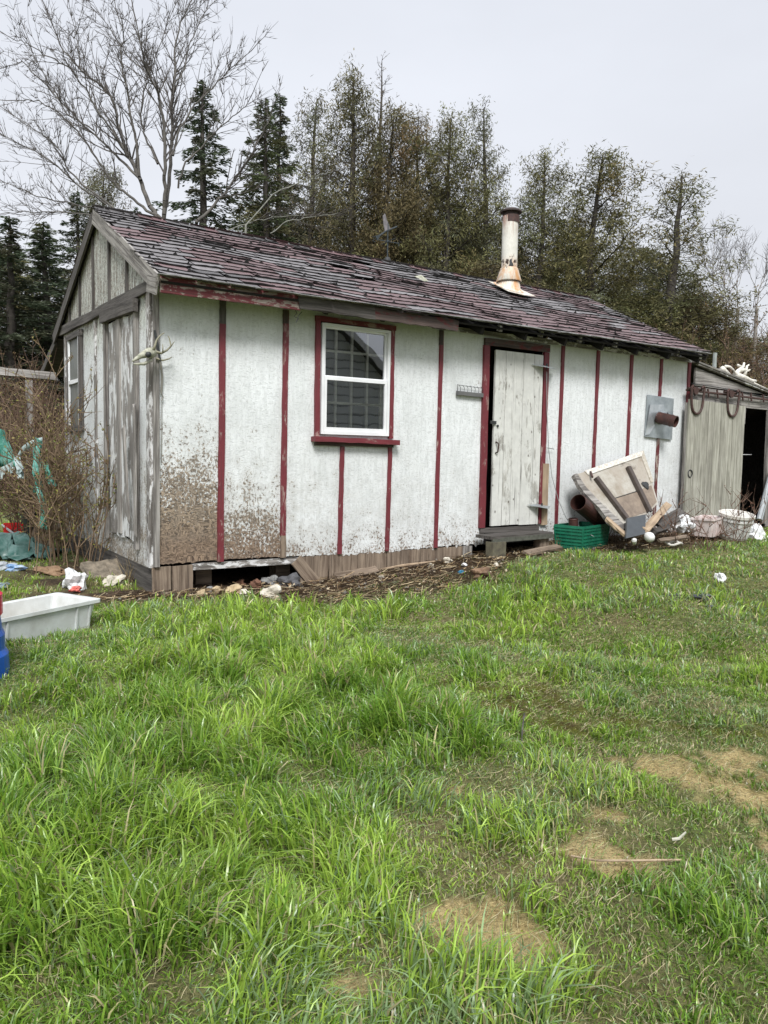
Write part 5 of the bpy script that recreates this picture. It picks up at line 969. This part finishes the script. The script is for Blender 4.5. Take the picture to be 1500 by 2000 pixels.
# ---------------------------------------------------------------- neighbouring house that the window reflects
t = NT('grey_clapboard'); v = t.co(); s = t.sep(v); zz = t.math('FRACT', t.math('ADD', t.math('MULTIPLY', s[2], 4.6), t.math('MULTIPLY', t.noise(v, 1.6, 2), .4)))
c = t.mix(t.ramp(zz, [(.0, .75), (.12, .6), (.2, .0)]), t.mix(t.noise(v, 2, 3), (.46, .48, .49), (.54, .56, .57)), (.02, .022, .025)); CLAP = t.fin(c, .8)
hs_ = thing('house', 'grey clapboard house with a gable roof, seen only reflected in the shed window', 'house', (6, -12, 0))
m = MB(); m.add([(2.6, -9.4, -.4), (9.1, -9.4, -.4), (9.1, -9.4, 2.95), (5.85, -9.4, 5.15), (2.6, -9.4, 2.95)], [(0, 1, 2, 3, 4)]); m.add([(2.6, -9.4, -.4), (2.6, -9.4, 2.95), (2.6, -18, 2.95), (2.6, -18, -.4)], [(0, 1, 2, 3)]); m.add([(9.1, -9.4, -.4), (9.1, -18, -.4), (9.1, -18, 2.95), (9.1, -9.4, 2.95)], [(0, 1, 2, 3)]); m.add([(2.6, -18, -.4), (9.1, -18, -.4), (9.1, -18, 2.95), (5.85, -18, 5.15), (2.6, -18, 2.95)], [(0, 1, 2, 3, 4)]); m.build('wall', CLAP, hs_)
m = MB(); m.add([(2.2, -9.1, 2.68), (2.2, -18.3, 2.68), (5.85, -18.3, 5.2), (5.85, -9.1, 5.2), (9.5, -9.1, 2.68), (9.5, -18.3, 2.68)], [(0, 1, 2, 3), (3, 2, 5, 4)]); m.build('roof', plain('house_roof', (.08, .08, .085), .8), hs_, sol=.12)
for sgn in (-1, 1): MB().board((5.85, -9.08, 5.12), (5.85+sgn*3.65, -9.08, 2.60), .16, .03, nrm=(0, 1, 0)).build('verge_board', plain('house_white', (.5, .5, .5), .6), hs_)
# ================================================================ TREES AND SHRUBS
def prisms(segs, n=3):
    """segs (k,8): p0 p1 r0 r1 -> open tapered prisms"""
    s = np.asarray(segs, float); p0, p1, r0, r1 = s[:, :3], s[:, 3:6], s[:, 6], s[:, 7]; d = p1-p0; d /= np.linalg.norm(d, axis=1, keepdims=True)+1e-9
    ref = np.where(np.abs(d[:, 2:3]) < .9, [[0, 0, 1.]], [[1., 0, 0]]); u = np.cross(d, ref); u /= np.linalg.norm(u, axis=1, keepdims=True); w = np.cross(d, u); k = len(s)
    V = np.empty((k, 2*n, 3)); 
    for j in range(n):
        a = 2*math.pi*j/n; c = u*math.cos(a)+w*math.sin(a); V[:, j] = p0+c*r0[:, None]; V[:, n+j] = p1+c*r1[:, None]
    o = (np.arange(k)*2*n)[:, None]; Q = np.concatenate([o+np.array([j, (j+1) % n, n+(j+1) % n, n+j]) for j in range(n)]); return V.reshape(-1, 3), Q
def leafq(c, a, b, L_, W_):
    """quads centred at c with long axis a, side axis b"""
    k = len(c); V = np.empty((k, 4, 3)); L_ = np.broadcast_to(L_, (k,))[:, None]; W_ = np.broadcast_to(W_, (k,))[:, None]
    V[:, 0] = c-a*L_/2-b*W_*.25; V[:, 1] = c-b*W_/2+a*L_*.05; V[:, 2] = c+a*L_/2; V[:, 3] = c+b*W_/2+a*L_*.05
    return V.reshape(-1, 3), (np.arange(k)*4)[:, None]+np.arange(4)
def unit(k, r_): v = r_.normal(size=(k, 3)); return v/np.linalg.norm(v, axis=1, keepdims=True)
t = NT('foliage'); a = t.attr('tint', 'Color'); oi = t.n('ShaderNodeObjectInfo'); 
c = t.mix(1., a, oi.outputs['Color'], 'MULTIPLY'); t.fin(c, .75, .25)
tr = t.n('ShaderNodeBsdfTranslucent'); t.L(c, tr.inputs[0]); ms = t.n('ShaderNodeMixShader'); ms.inputs[0].default_value = .25; t.L(t.b.outputs[0], ms.inputs[1]); t.L(tr.outputs[0], ms.inputs[2]); t.L(ms.outputs[0], t.o.inputs[0]); FOL = t.m
BARK = plain('bark', (.085, .074, .064), .9, (.04, .034, .03), 6, bump=.5); BARKG = plain('grey_bark', (.13, .12, .108), .9, (.06, .055, .05), 5, bump=.4)
def conifer(kind, seed, hgt=12.):
    r_ = np.random.default_rng(seed); segs = []; C = []; A = []; B = []; LL = []; WW = []; TT = []
    zs = np.linspace(0, hgt, 14); off = np.cumsum(r_.normal(0, .03, (14, 2)), 0); 
    def tx(z): return np.array([np.interp(z, zs, off[:, 0]), np.interp(z, zs, off[:, 1]), z])
    r0 = .15 if kind != 'cedar' else .14
    tsegs = [np.concatenate([tx(zs[i]), tx(zs[i+1]), [r0*(1-zs[i]/hgt)**.8+.012, r0*(1-zs[i+1]/hgt)**.8+.012]]) for i in range(13)]
    nb = {'spruce': 150, 'cedar': 120, 'thin': 90, 'larch': 80}[kind]; z0 = {'spruce': .8, 'cedar': .7, 'thin': 1.5, 'larch': 2.}[kind]
    lob = r_.uniform(.6, 1.25, 12)
    for i in range(nb):
        u = (i+r_.random())/nb; z = z0+(hgt-z0)*u**.92; az_ = i*2.39996+r_.normal(0, .35); tt = z/hgt
        if kind == 'spruce': Ln = (2.1*(1-tt)**.85+.12)*r_.uniform(.4, 1.3)*(.6+.4*lob[int(az_*2+z*1.7) % 12]); rise0, curve = r_.normal(-.02, .1)+.5*tt, -.30
        elif kind == 'cedar': Ln = (1.55*(1-tt**3.0)**.9*(.55+.45*math.sin(min(1, tt*1.6)*math.pi*.6))+.12)*r_.uniform(.4, 1.2)*lob[int(az_*2+z*1.3) % 12]; rise0, curve = .25+.5*tt, .25
        elif kind == 'thin': Ln = (1.5*(1-tt)**.7+.15)*r_.uniform(.3, 1.25)*lob[int(az_*2+z) % 12]; rise0, curve = .1+.6*tt, .2
        else: Ln = (1.5*(1-tt)**.8+.2)*r_.uniform(.5, 1.15); rise0, curve = .25+.3*tt, .3
        d = np.array([math.cos(az_), math.sin(az_), 0]); sd_ = np.array([-d[1], d[0], 0]); P = []
        for q in np.linspace(0, 1, 6): P.append(tx(z)+d*Ln*q+np.array([0, 0, Ln*(rise0*q+curve*q*q)])+sd_*r_.normal(0, .03)*q)
        for k in range(5): segs.append(np.concatenate([P[k], P[k+1], [.022*(1-k/6)*(.4+Ln/2), .022*(1-(k+1)/6)*(.4+Ln/2)]]))
        P = np.array(P)
        def at_(q): q = np.clip(q, 0, 1)*5; i0 = np.minimum(q.astype(int), 4); f = (q-i0)[:, None]; return P[i0]*(1-f)+P[i0+1]*f
        if kind == 'spruce':
            n = int(120*Ln+20); q = r_.uniform(.12, 1., n)**.85; s_ = r_.normal(0, 1, n); wdt = .30*Ln*(1.1-q)*.8+.06
            c_ = at_(q)+sd_*(s_*wdt*.6)[:, None]+np.stack([0*q, 0*q, -np.abs(r_.normal(0, .07, n))-.06*np.abs(s_)], 1)
            ax = d*.8+sd_*(np.sign(s_)*.7)[:, None]+np.stack([0*q, 0*q, r_.normal(-.25, .3, n)], 1); L_ = r_.uniform(.08, .17, n); W_ = r_.uniform(.025, .05, n)
        elif kind == 'larch':
            n = int(16*Ln+6); q = r_.uniform(.25, 1., n); c_ = at_(q)+r_.normal(0, .05, (n, 3)); ax = unit(n, r_); L_ = r_.uniform(.05, .11, n); W_ = r_.uniform(.012, .025, n)
            for _ in range(int(7*Ln)):
                qq = r_.uniform(.2, .95, 1); b0 = at_(qq)[0]; segs.append(np.concatenate([b0, b0+d*.15+sd_*r_.normal(0, .18)+[0, 0, r_.uniform(.02, .25)], [.007, .004]]))
        else:
            ns = max(2, int((10 if kind == 'cedar' else 6.5)*Ln+1)); qs = r_.uniform(.3, 1.03, ns); cs = at_(qs)+r_.normal(0, .10, (ns, 3))+sd_*r_.normal(0, .16, (ns, 1)); n = ns*34; ci = np.repeat(np.arange(ns), 34)
            sp_ = r_.normal(0, 1, (n, 3))*np.array([.085, .085, .14]); c_ = cs[ci]+sp_-np.array([0, 0, .05]); ax = r_.normal(0, .55, (n, 3))+np.array([0, 0, -.75])+d*.25; L_ = r_.uniform(.06, .17, n); W_ = r_.uniform(.012, .030, n)
            for k in range(ns): segs.append(np.concatenate([at_(qs[k:k+1]-.12)[0], cs[k], [.008, .004]]))
        ax = ax/np.linalg.norm(ax, axis=1, keepdims=True); bx2 = np.cross(ax, unit(n, r_)); bx2 /= np.linalg.norm(bx2, axis=1, keepdims=True)
        C.append(c_); A.append(ax); B.append(bx2); LL.append(L_); WW.append(W_)
        hue = r_.random(); base = {'spruce': (.075, .098, .060), 'cedar': (.115, .125, .068), 'thin': (.115, .125, .075), 'larch': (.17, .15, .12)}[kind]; br = (.135, .108, .058) if kind != 'spruce' else (.11, .085, .055)
        f = np.clip(r_.normal(.30 if kind != 'spruce' else .10, .25), 0, 1); cc = np.array(base)*(1-f)+np.array(br)*f; TT.append(cc*r_.uniform(.6, 1.5, (n, 1))*r_.uniform(.75, 1.25))
    for _ in range(25): # dead stubs low on the trunk
        z = r_.uniform(.3, hgt*.5); a2 = r_.uniform(0, 6.28); p_ = tx(z); segs.append(np.concatenate([p_, p_+[math.cos(a2)*r_.uniform(.3, 1.), math.sin(a2)*r_.uniform(.3, 1.), r_.normal(0, .15)], [.012, .004]]))
    V1, Q1 = prisms(tsegs, 7); V2, Q2 = prisms(segs, 3); tm = fastmesh('trunk', np.concatenate([V1, V2]), np.concatenate([Q1, Q2+len(V1)]), BARK, None, True)
    V, Q = leafq(np.concatenate(C), np.concatenate(A), np.concatenate(B), np.concatenate(LL), np.concatenate(WW)); cm = fastmesh('crown', V, Q, FOL, np.repeat(np.concatenate(TT), 4, 0)); return tm, cm
VAR = {k: [conifer(k, 100+i*7+len(k), 12.) for i in range(n)] for k, n in (('spruce', 3), ('cedar', 4), ('thin', 2), ('larch', 1))}
def conif(px, py, D, kind, vi, wide, col, label, group, rot=None):
    p_ = dep(px, py, D); zb = gz(p_[0], p_[1])-.1; H_ = p_[2]-zb; s = H_/12.
    r_ = thing('spruce_tree' if kind == 'spruce' else ('larch_tree' if kind == 'larch' else 'cedar_tree'), label, 'tree', (p_[0], p_[1], zb), group)
    wk = s*wide*(12/H_)**.35*(1.22 if kind in ('cedar', 'thin') else 1.); r_.scale = (wk, wk, s); r_.rotation_euler = (0, 0, rot if rot is not None else random.uniform(0, 6.28))
    tm, cm = VAR[kind][vi % len(VAR[kind])]
    a_ = bpy.data.objects.new('trunk', tm); COL.objects.link(a_); a_.parent = r_
    b_ = bpy.data.objects.new('crown', cm); COL.objects.link(b_); b_.parent = r_; b_.color = (*col, 1)
    return r_
G_, Br, Dk, Ol = (1, 1, 1), (1.12, .95, .85), (.9, .92, .9), (1.1, 1.08, .85)
GR_ = 'evergreens behind the shed'
for a in [(-45, 440, 24, 'spruce', 0, 2., G_, 'dark spruce at the left picture edge behind the post'), (25, 425, 22, 'spruce', 1, 2., G_, 'dark spruce second from the left edge behind the saplings'), (95, 445, 23, 'spruce', 2, 2., Dk, 'dark spruce left of the shed gable with low dense branches'),
          (145, 372, 26, 'spruce', 0, 1.3, Dk, 'pointed dark spruce just left of the gable peak'), (205, 330, 27, 'cedar', 1, 1., G_, 'loose evergreen rising just behind the gable peak'), (262, 405, 29, 'spruce', 1, 1.1, G_, 'low spruce behind the ridge and the trunks of the bare tree'),
          (384, 150, 23, 'spruce', 2, 1.5, G_, 'tall dark spruce standing right behind the large bare tree'), (512, 190, 22.5, 'spruce', 0, 1.35, Ol, 'dark green spruce right of the bare tree, left of its twin top'), (548, 186, 25, 'spruce', 1, 1.25, G_, 'slim spruce right behind the dark green spruce'),
          (600, 196, 24, 'thin', 0, 1., G_, 'thin evergreen between the spruces and the tall brown-green cedar'), (688, 150, 22, 'cedar', 0, 1.15, (1.05, .98, .9), 'tall open cedar left of the bare-topped larch'), (748, 120, 23.5, 'larch', 0, .9, (1, 1, 1), 'tallest conifer with an almost bare pointed top above the weathervane'),
          (778, 212, 22, 'cedar', 1, .95, Br, 'brownish cedar right of the larch above the weathervane'), (826, 232, 23, 'cedar', 2, .95, Br, 'brown dense cedar in the middle of the cedar group'), (876, 226, 22, 'cedar', 3, 1.05, Ol, 'rounded cedar at the right end of the middle cedar group'),
          (962, 216, 22.5, 'thin', 1, 1.0, G_, 'thin open evergreen just left of the chimney'), (1062, 304, 23, 'cedar', 0, 1.1, Ol, 'cedar with a brownish crown just right of the chimney'), (1188, 300, 21, 'cedar', 1, 1.45, Ol, 'broad cedar second right of the chimney'),
          (1300, 342, 20, 'thin', 0, 1.6, Ol, 'open evergreen with reaching branches standing above the right end of the roof'), (1388, 575, 21, 'cedar', 2, 2.0, Br, 'low brown-green evergreen above the right corner of the roof')]:
    conif(*a[:7], a[7], GR_)
# the wood behind them, lower and denser
PH = [(-40, 'at the left picture edge'), (30, 'above the weathered rail at far left'), (100, 'left of the gable'), (170, 'behind the gable peak'), (240, 'under the left limbs of the bare tree'), (310, 'behind the forked trunk of the bare tree'), (380, 'behind the spruce beside the bare tree'), (450, 'between the bare tree and the pair of spruces'), (520, 'below the pair of spruces'),
      (590, 'below the thin evergreen'), (660, 'below the tall open cedar'), (730, 'below the larch top'), (800, 'below the two brown cedars'), (870, 'below the rounded cedar'), (940, 'left of the chimney top'), (1010, 'directly behind the chimney pipe'), (1080, 'just right of the chimney pipe'), (1150, 'left below the broad cedar'), (1220, 'right below the broad cedar'),
      (1290, 'below the open evergreen with reaching branches'), (1360, 'over the right end of the shed roof'), (1430, 'over the bleached antlers'), (1500, 'at the right picture edge')]
for k, (px, ph) in enumerate(PH):
    yt = np.interp(px, [-100, 0, 120, 300, 420, 480, 620, 720, 900, 1000, 1100, 1300, 1360, 1420, 1640], [475, 450, 450, 500, 450, 405, 385, 385, 395, 470, 450, 480, 585, 640, 640])+random.uniform(-25, 35)
    conif(px+random.uniform(-14, 14), yt, random.uniform(25.5, 29.5), 'cedar' if px > 560 or k % 4 == 0 else 'spruce', k, random.uniform(1.6, 2.1)*(1.3 if px > 1300 else 1), random.choice((G_, Br, Ol)), 'evergreen far back in the wood '+ph, 'dense wood behind the taller trees')
for k, (px, ph) in enumerate(PH[4:21:2]):
    yt = np.interp(px, [100, 300, 480, 700, 900, 1000, 1300, 1420], [540, 520, 490, 480, 485, 530, 570, 680])+random.uniform(-10, 60)
    conif(px+32+random.uniform(-12, 12), yt, random.uniform(18.5, 20.5), 'cedar' if px > 420 else 'spruce', k+1, random.uniform(1.6, 2.1), random.choice((Br, Ol, G_)), 'young bushy evergreen over the roof line '+ph, 'young evergreens close behind the shed')
# ---------------------------------------------------------------- bare trees
def grow(segs, p, d, L_, r, lvl, r_, up=.12, tips=None, crook=.22):
    n = max(3, int(L_/.22)); st = L_/n; pts = [np.array(p)]; d = np.array(d)/np.linalg.norm(d); dirs = []
    for i in range(n):
        d = d+r_.normal(0, crook*.5, 3)+np.array([0, 0, up*.3]); d /= np.linalg.norm(d); dirs.append(d.copy()); pts.append(pts[-1]+d*st)
    rr = [r*(1-.72*i/n) for i in range(n+1)]
    for i in range(n): segs.append(np.concatenate([pts[i], pts[i+1], [rr[i], rr[i+1]]]))
    if tips is not None: tips.append(pts[-1])
    if lvl > 0:
        m = max(2, int(L_*{3: 3.2, 2: 4.2, 1: 5.0}.get(lvl, 4)))
        for k in range(m):
            q = r_.uniform(.18, .97); i = min(n-1, int(q*n)); v_ = unit(1, r_)[0]; v_ -= dirs[i]*v_.dot(dirs[i]); v_ /= np.linalg.norm(v_)+1e-9; ang = r_.uniform(.45, .95)
            grow(segs, pts[i], dirs[i]*math.cos(ang)+v_*math.sin(ang), L_*r_.uniform(.28, .55)*(1.1-.5*q), max(rr[i]*.5, .0062), lvl-1, r_, up, tips, crook)
def limb_tree(limbs, D, seed, mat, name, label, base_r, zs_=2.5, twig=1., group=None, lv=2, rs=.54):
    r_ = np.random.default_rng(seed); segs, tw = [], []; allp = []
    for pts, w0, w1, dz in limbs:
        P = []
        for i, (x, y) in enumerate(pts):
            f = i/(len(pts)-1); P.append(np.array(dep(x/zs_, y/zs_, D+dz*f)))
        # smooth
        Q_ = []
        for i in range(len(P)-1):
            for s in range(4): Q_.append(P[i]*(1-s/4)+P[i+1]*(s/4)+(r_.normal(0, .014, 3) if s else 0))
        Q_.append(P[-1]); n = len(Q_)
        for i in range(n-1):
            segs.append(np.concatenate([Q_[i], Q_[i+1], [w0+(w1-w0)*i/n, w0+(w1-w0)*(i+1)/n]]))
            rad = w0+(w1-w0)*i/n; dd = Q_[i+1]-Q_[i]; ln = np.linalg.norm(dd); dd = dd/ln
            if i > n*.22:
                for _ in range(max(1, int(r_.poisson(ln*4.2*twig)))):
                    v_ = unit(1, r_)[0]; v_ -= dd*v_.dot(dd); v_ /= np.linalg.norm(v_)+1e-9; ang = r_.uniform(.4, .9)
                    grow(tw, Q_[i]+(Q_[i+1]-Q_[i])*r_.random(), dd*math.cos(ang)+v_*math.sin(ang)+np.array([0, 0, .25]), r_.uniform(.4, 1.35)*(1.15-.4*i/n), max(.006, rad*.32), lv-1, r_, .16)
        grow(tw, Q_[-1], Q_[-1]-Q_[-2], .9, w1, lv-1, r_, .1)
    base = np.array(dep(*[c/zs_ for c in limbs[0][0][0]], D)); gzz = gz(base[0], base[1])
    tk = [np.concatenate([[base[0], base[1], gzz-.1], base+[0, 0, .0], [base_r*1.25, base_r]])]
    segs = [np.concatenate([q_[:6], q_[6:]*rs]) for q_ in segs]; V1, Q1 = prisms(tk+segs, 7); V2, Q2 = prisms(tw, 3); t_ = thing(name, label, 'tree', (base[0], base[1], gzz), group)
    a_ = link('trunk', fastmesh('trunk', V1, Q1, mat, None, True), t_); b_ = link('twigs', fastmesh('twigs', V2, Q2, BARKT), t_)
    for o_ in (a_, b_): o_.location = (-base[0], -base[1], -gzz)
    return t_
BARKT = plain('twig_bark', (.10, .088, .08), .9, (.06, .053, .048), 3)
LM = [([(800, 1080), (805, 950), (808, 820), (800, 600), (772, 450), (735, 370), (700, 280), (665, 110)], .085, .018, -1.0),
      ([(800, 1060), (825, 900), (838, 700), (838, 560), (850, 400), (852, 250), (880, 110), (925, 20)], .085, .016, .8),
      ([(770, 1075), (725, 990), (680, 865), (625, 760), (590, 640), (545, 480), (500, 425), (400, 350), (310, 250), (250, 100)], .095, .014, .5),
      ([(690, 880), (600, 790), (530, 720), (440, 640), (330, 530), (200, 390), (110, 300), (20, 330)], .055, .012, 1.5),
      ([(680, 860), (668, 700), (645, 600), (622, 450), (600, 360), (590, 250), (600, 140), (560, 0)], .060, .012, -.8),
      ([(620, 760), (550, 640), (470, 530), (420, 430), (340, 330), (250, 280), (130, 210), (80, 200)], .045, .01, -1.2),
      ([(790, 1070), (700, 1010), (600, 930), (540, 880), (470, 770), (380, 640), (300, 560), (190, 490), (90, 490)], .06, .012, -.5),
      ([(560, 1020), (430, 920), (330, 830), (290, 730), (200, 650), (60, 560)], .045, .01, .8),
      ([(520, 1000), (400, 920), (280, 810), (130, 720), (0, 650)], .04, .01, -1.),
      ([(540, 1040), (430, 1010), (300, 985), (180, 960), (90, 920), (0, 880)], .035, .01, .5), ([(520, 1060), (300, 1035), (120, 1030), (0, 1045)], .03, .009, -.5),
      ([(960, 1085), (1010, 1040), (1085, 960), (1140, 880), (1200, 800), (1265, 680), (1320, 570)], .07, .012, .3),
      ([(870, 920), (905, 790), (1000, 700), (1080, 615), (1150, 560), (1210, 500)], .04, .01, -.6), ([(845, 760), (880, 620), (950, 510), (1040, 430), (1130, 330), (1225, 250)], .045, .010, .4),
      ([(845, 420), (905, 330), (930, 200), (980, 90), (1045, 10)], .03, .009, .9), ([(800, 520), (745, 380), (640, 290), (560, 180), (480, 60)], .03, .009, 1.), ([(770, 800), (720, 700), (690, 600), (700, 450), (730, 340), (790, 200), (840, 60)], .045, .01, 1.3),
      ([(460, 640), (330, 560), (230, 400), (160, 260)], .03, .009, -.4), ([(400, 350), (380, 220), (360, 120)], .02, .008, .5)]
limb_tree(LM, 16.5, 5, BARKG, 'bare_tree', 'large spreading leafless tree behind the left end of the roof', .12, twig=2.3, lv=3)
LM2 = [([(1200, 1100), (1330, 950), (1500, 880), (1620, 840)], .028, .01, .4), ([(1100, 1130), (1240, 1080), (1330, 1060), (1500, 1050)], .026, .008, .3), ([(1320, 1140), (1400, 1080), (1520, 1060), (1650, 1040)], .02, .008, .3)]
limb_tree(LM2, 15.5, 9, plain('lichen_bark', (.27, .275, .24), .9, (.13, .13, .11), 8), 'dead_branchy_tree', 'low lichen covered leafless tree behind the roof ridge left of the weathervane', .022, twig=.8, lv=2)
z3 = 2.727
def L3(pts): return [((950+x/z3)*2.5, (250+y/z3)*2.5) for x, y in pts]
for i, (pts, D_t, lb) in enumerate([([(1215, 930), (1210, 800), (1205, 700), (1215, 590)], 24, 'small leafless tree right of the low brown-green evergreen'), ([(1340, 960), (1335, 850), (1350, 740), (1365, 640)], 25, 'small leafless tree between the other two bare ones at the far right'), ([(1440, 960), (1450, 860), (1490, 780), (1520, 700)], 23, 'leafless tree leaning out at the right picture edge'), ([(1280, 980), (1270, 880), (1255, 760), (1230, 690)], 26, 'faint leafless tree behind the small bare ones on the far right')]):
    limb_tree([(L3(pts), .03, .008, .3), (L3([(pts[1][0], pts[1][1]), (pts[1][0]+35, pts[1][1]-90), (pts[1][0]+45, pts[1][1]-180)]), .018, .006, .3), (L3([(pts[1][0], pts[1][1]+30), (pts[1][0]-40, pts[1][1]-60), (pts[1][0]-55, pts[1][1]-160)]), .018, .006, -.3)], D_t, 30+i, plain('pale_bark_%s' % 'abcd'[i], (.26, .24, .22), .9), 'bare_tree', lb, .05, twig=1.3, lv=2)
# ---------------------------------------------------------------- shrubs
t = NT('bud'); t.fin(t.attr('tint', 'Color'), .6, .3); BUD = t.m
def shrub(name, base, hgt, nst, spread, label, mat, bud, seed, lean=(0, 0), group=None, r0=.008, lv=2, buds=500, bl=.02, fan=.12):
    r_ = np.random.default_rng(seed); segs = []; tips = []
    for i in range(nst):
        b = np.array([r_.normal(0, fan), r_.normal(0, fan), 0]); d = np.array([r_.normal(0, spread)+lean[0], r_.normal(0, spread)+lean[1], 1.]); grow(segs, b, d, hgt*r_.uniform(.6, 1.1), r0*r_.uniform(.6, 1.3), lv, r_, .05, tips, .16)
    V, Q = prisms(segs, 4 if r0 > .01 else 3); t_ = thing(name, label, 'shrub', tuple(base), group); link('stems', fastmesh('stems', V, Q, mat), t_)
    if buds:
        s = np.array(segs); ix = r_.integers(0, len(s), buds); f = r_.random((buds, 1)); c_ = s[ix, :3]*(1-f)+s[ix, 3:6]*f; keep = c_[:, 2] > .25*hgt*r_.random(buds); c_ = c_[keep]; n = len(c_)
        a_ = unit(n, r_); a_[:, 2] = np.abs(a_[:, 2]); b_ = np.cross(a_, unit(n, r_)); b_ /= np.linalg.norm(b_, axis=1, keepdims=True)+1e-9
        V, Q = leafq(c_+a_*bl*.4, a_, b_, bl*r_.uniform(.6, 1.5, n), bl*.5); cc = np.asarray(bud)[r_.integers(0, len(bud), n)]*r_.uniform(.7, 1.25, (n, 1)); link('leaves', fastmesh('leaves', V, Q, BUD, np.repeat(cc, 4, 0)), t_)
    return t_
STM = plain('tan_stem', (.215, .15, .090), .8, (.12, .08, .05), 9); STR = plain('red_stem', (.16, .10, .065), .8, (.09, .05, .035), 9)
BG = [(.20, .20, .04), (.13, .16, .04), (.26, .22, .07), (.14, .09, .05)]
for i, (x, y, h, n, l, lb) in enumerate([(-.30, 2.0, 2.2, 11, (.0, .0), 'tan budding saplings in front of the gable window'), (-.30, 3.0, 2.1, 15, (-.02, .0), 'dense tan thicket left of the gable window'), (-.40, 2.5, 1.6, 15, (-.06, .0), 'lower tan thicket leaning over the leaning planks'), (-.28, 1.5, 1.7, 8, (.0, .0), 'thin budding saplings in front of the gable door'), (-.22, 3.8, 2.2, 13, (-.05, .0), 'reddish thicket at the rear corner of the gable'), (-.30, 4.9, 2.1, 12, (.05, 0), 'tall tan thicket behind the torn tarp')]):
    shrub('sapling_shrub', (x, y, gz(x, y)), h, n, .15, lb, STM if i != 4 else STR, BG, 200+i, l, 'saplings by the gable', .0075, 2, 1300, .028, .2)
for i, (px, py, h, lb, m_) in enumerate([(1310, 1070, .8, 'dead brown weed stalks leaning left in front of the white bins', STR), (1385, 1075, .75, 'dead brown weed stalks in front of the round bucket', STR), (1285, 1040, .6, 'pale dead weed stalks behind the dark rotten plank', plain('pale_stem', (.36, .28, .20), .8)), (1440, 1060, .9, 'reddish weed stalks before the lean-to doorway', STR), (1180, 1062, .35, 'small dead weed tuft beside the green crate', STM)]):
    p_ = onground(px, py); shrub('dead_weed', p_, h, 10 if i != 4 else 14, .42, lb, m_, [(.20, .08, .05), (.14, .06, .04)], 300+i, (.1 if i in (1, 3) else -.1, 0), 'dead weeds along the wall', .0042, 1, 220, .018, .10)
for i, (px, py, h, lb) in enumerate([(285, 1110, .40, 'dry weed tuft at the left corner of the shed'), (250, 1135, .3, 'dry weed tuft by the whitish lump'), (1085, 1070, .25, 'dry weed tuft under the door step')]):
    p_ = onground(px, py); shrub('dry_tuft', p_, h, 26, .6, lb, plain('straw_%s' % 'abc'[i], (.32, .25, .13), .8, (.2, .14, .08), 9), [], 330+i, (0, 0), 'dry weed tufts along the wall', .003, 0, 0, .02, .07)
# brush far behind on the left, and the grey-brown brush on the right
BSH = plain('brush_stem', (.15, .095, .065), .9, (.09, .06, .045), 2)
BB = [(.17, .11, .045), (.11, .10, .035), (.20, .14, .06), (.12, .065, .04)]
SH0 = None
def brush(px, D, h, label, group, cols_, seed):
    p_ = dep(px, 900, D); return shrub('brush_shrub', (p_[0], p_[1], gz(p_[0], p_[1])), h, 26, .34, label, BSH, cols_, seed, (0, 0), group, .010, 2, 5200, .035, .5)
SRC = [brush(60, 16.5, 2.7, 'brown brush at the wood edge behind the torn tarp', 'brush at the edge of the wood', BB, 400), brush(-60, 17, 3., 'brown brush at the wood edge reaching past the left picture edge', 'brush at the edge of the wood', BB, 401)]
def copytree(src, loc, rot, sc, label, group):
    r_ = src.copy(); COL.objects.link(r_); r_.location = loc; r_.rotation_euler = (0, 0, rot); r_.scale = (sc, sc, sc); r_['label'] = label; r_['group'] = group
    for ch in src.children: c_ = ch.copy(); COL.objects.link(c_); c_.parent = r_
    return r_
for i, (px, D, s, l) in enumerate([(0, 18.5, 1., 'brown brush behind the torn green tarp sheet, under the rail'), (110, 18, .9, 'brown brush between the grey post and the gable'), (135, 15.5, .8, 'low brown brush against the rear corner of the shed'), (35, 21.2, 1.2, 'tallest brown brush at the wood edge above the rail'), (85, 21.5, 1.1, 'farthest brown brush right of the grey post')]):
    p_ = dep(px, 900, D); copytree(SRC[i % 2], (p_[0], p_[1], gz(p_[0], p_[1])), i*1.3, s, l, 'brush at the edge of the wood')
for i, (px, D, s, l) in enumerate([(1400, 19, 1.4, 'grey-brown brush just right of the shed roof corner'), (1450, 17.5, 1.2, 'grey-brown brush right behind the bleached antlers'), (1500, 18.5, 1.5, 'grey-brown brush at the right picture edge above the lean-to'), (1425, 22, 1.8, 'tall grey-brown brush standing back left of the antlers'), (1480, 22, 1.8, 'tall grey-brown brush standing back right of the antlers'), (1360, 20, 1.2, 'low grey-brown brush over the right end of the shed roof')]):
    p_ = dep(px, 900, D); copytree(SRC[i % 2], (p_[0], p_[1], gz(p_[0], p_[1])), i*1.1+.4, s, l, 'brush behind the lean-to')
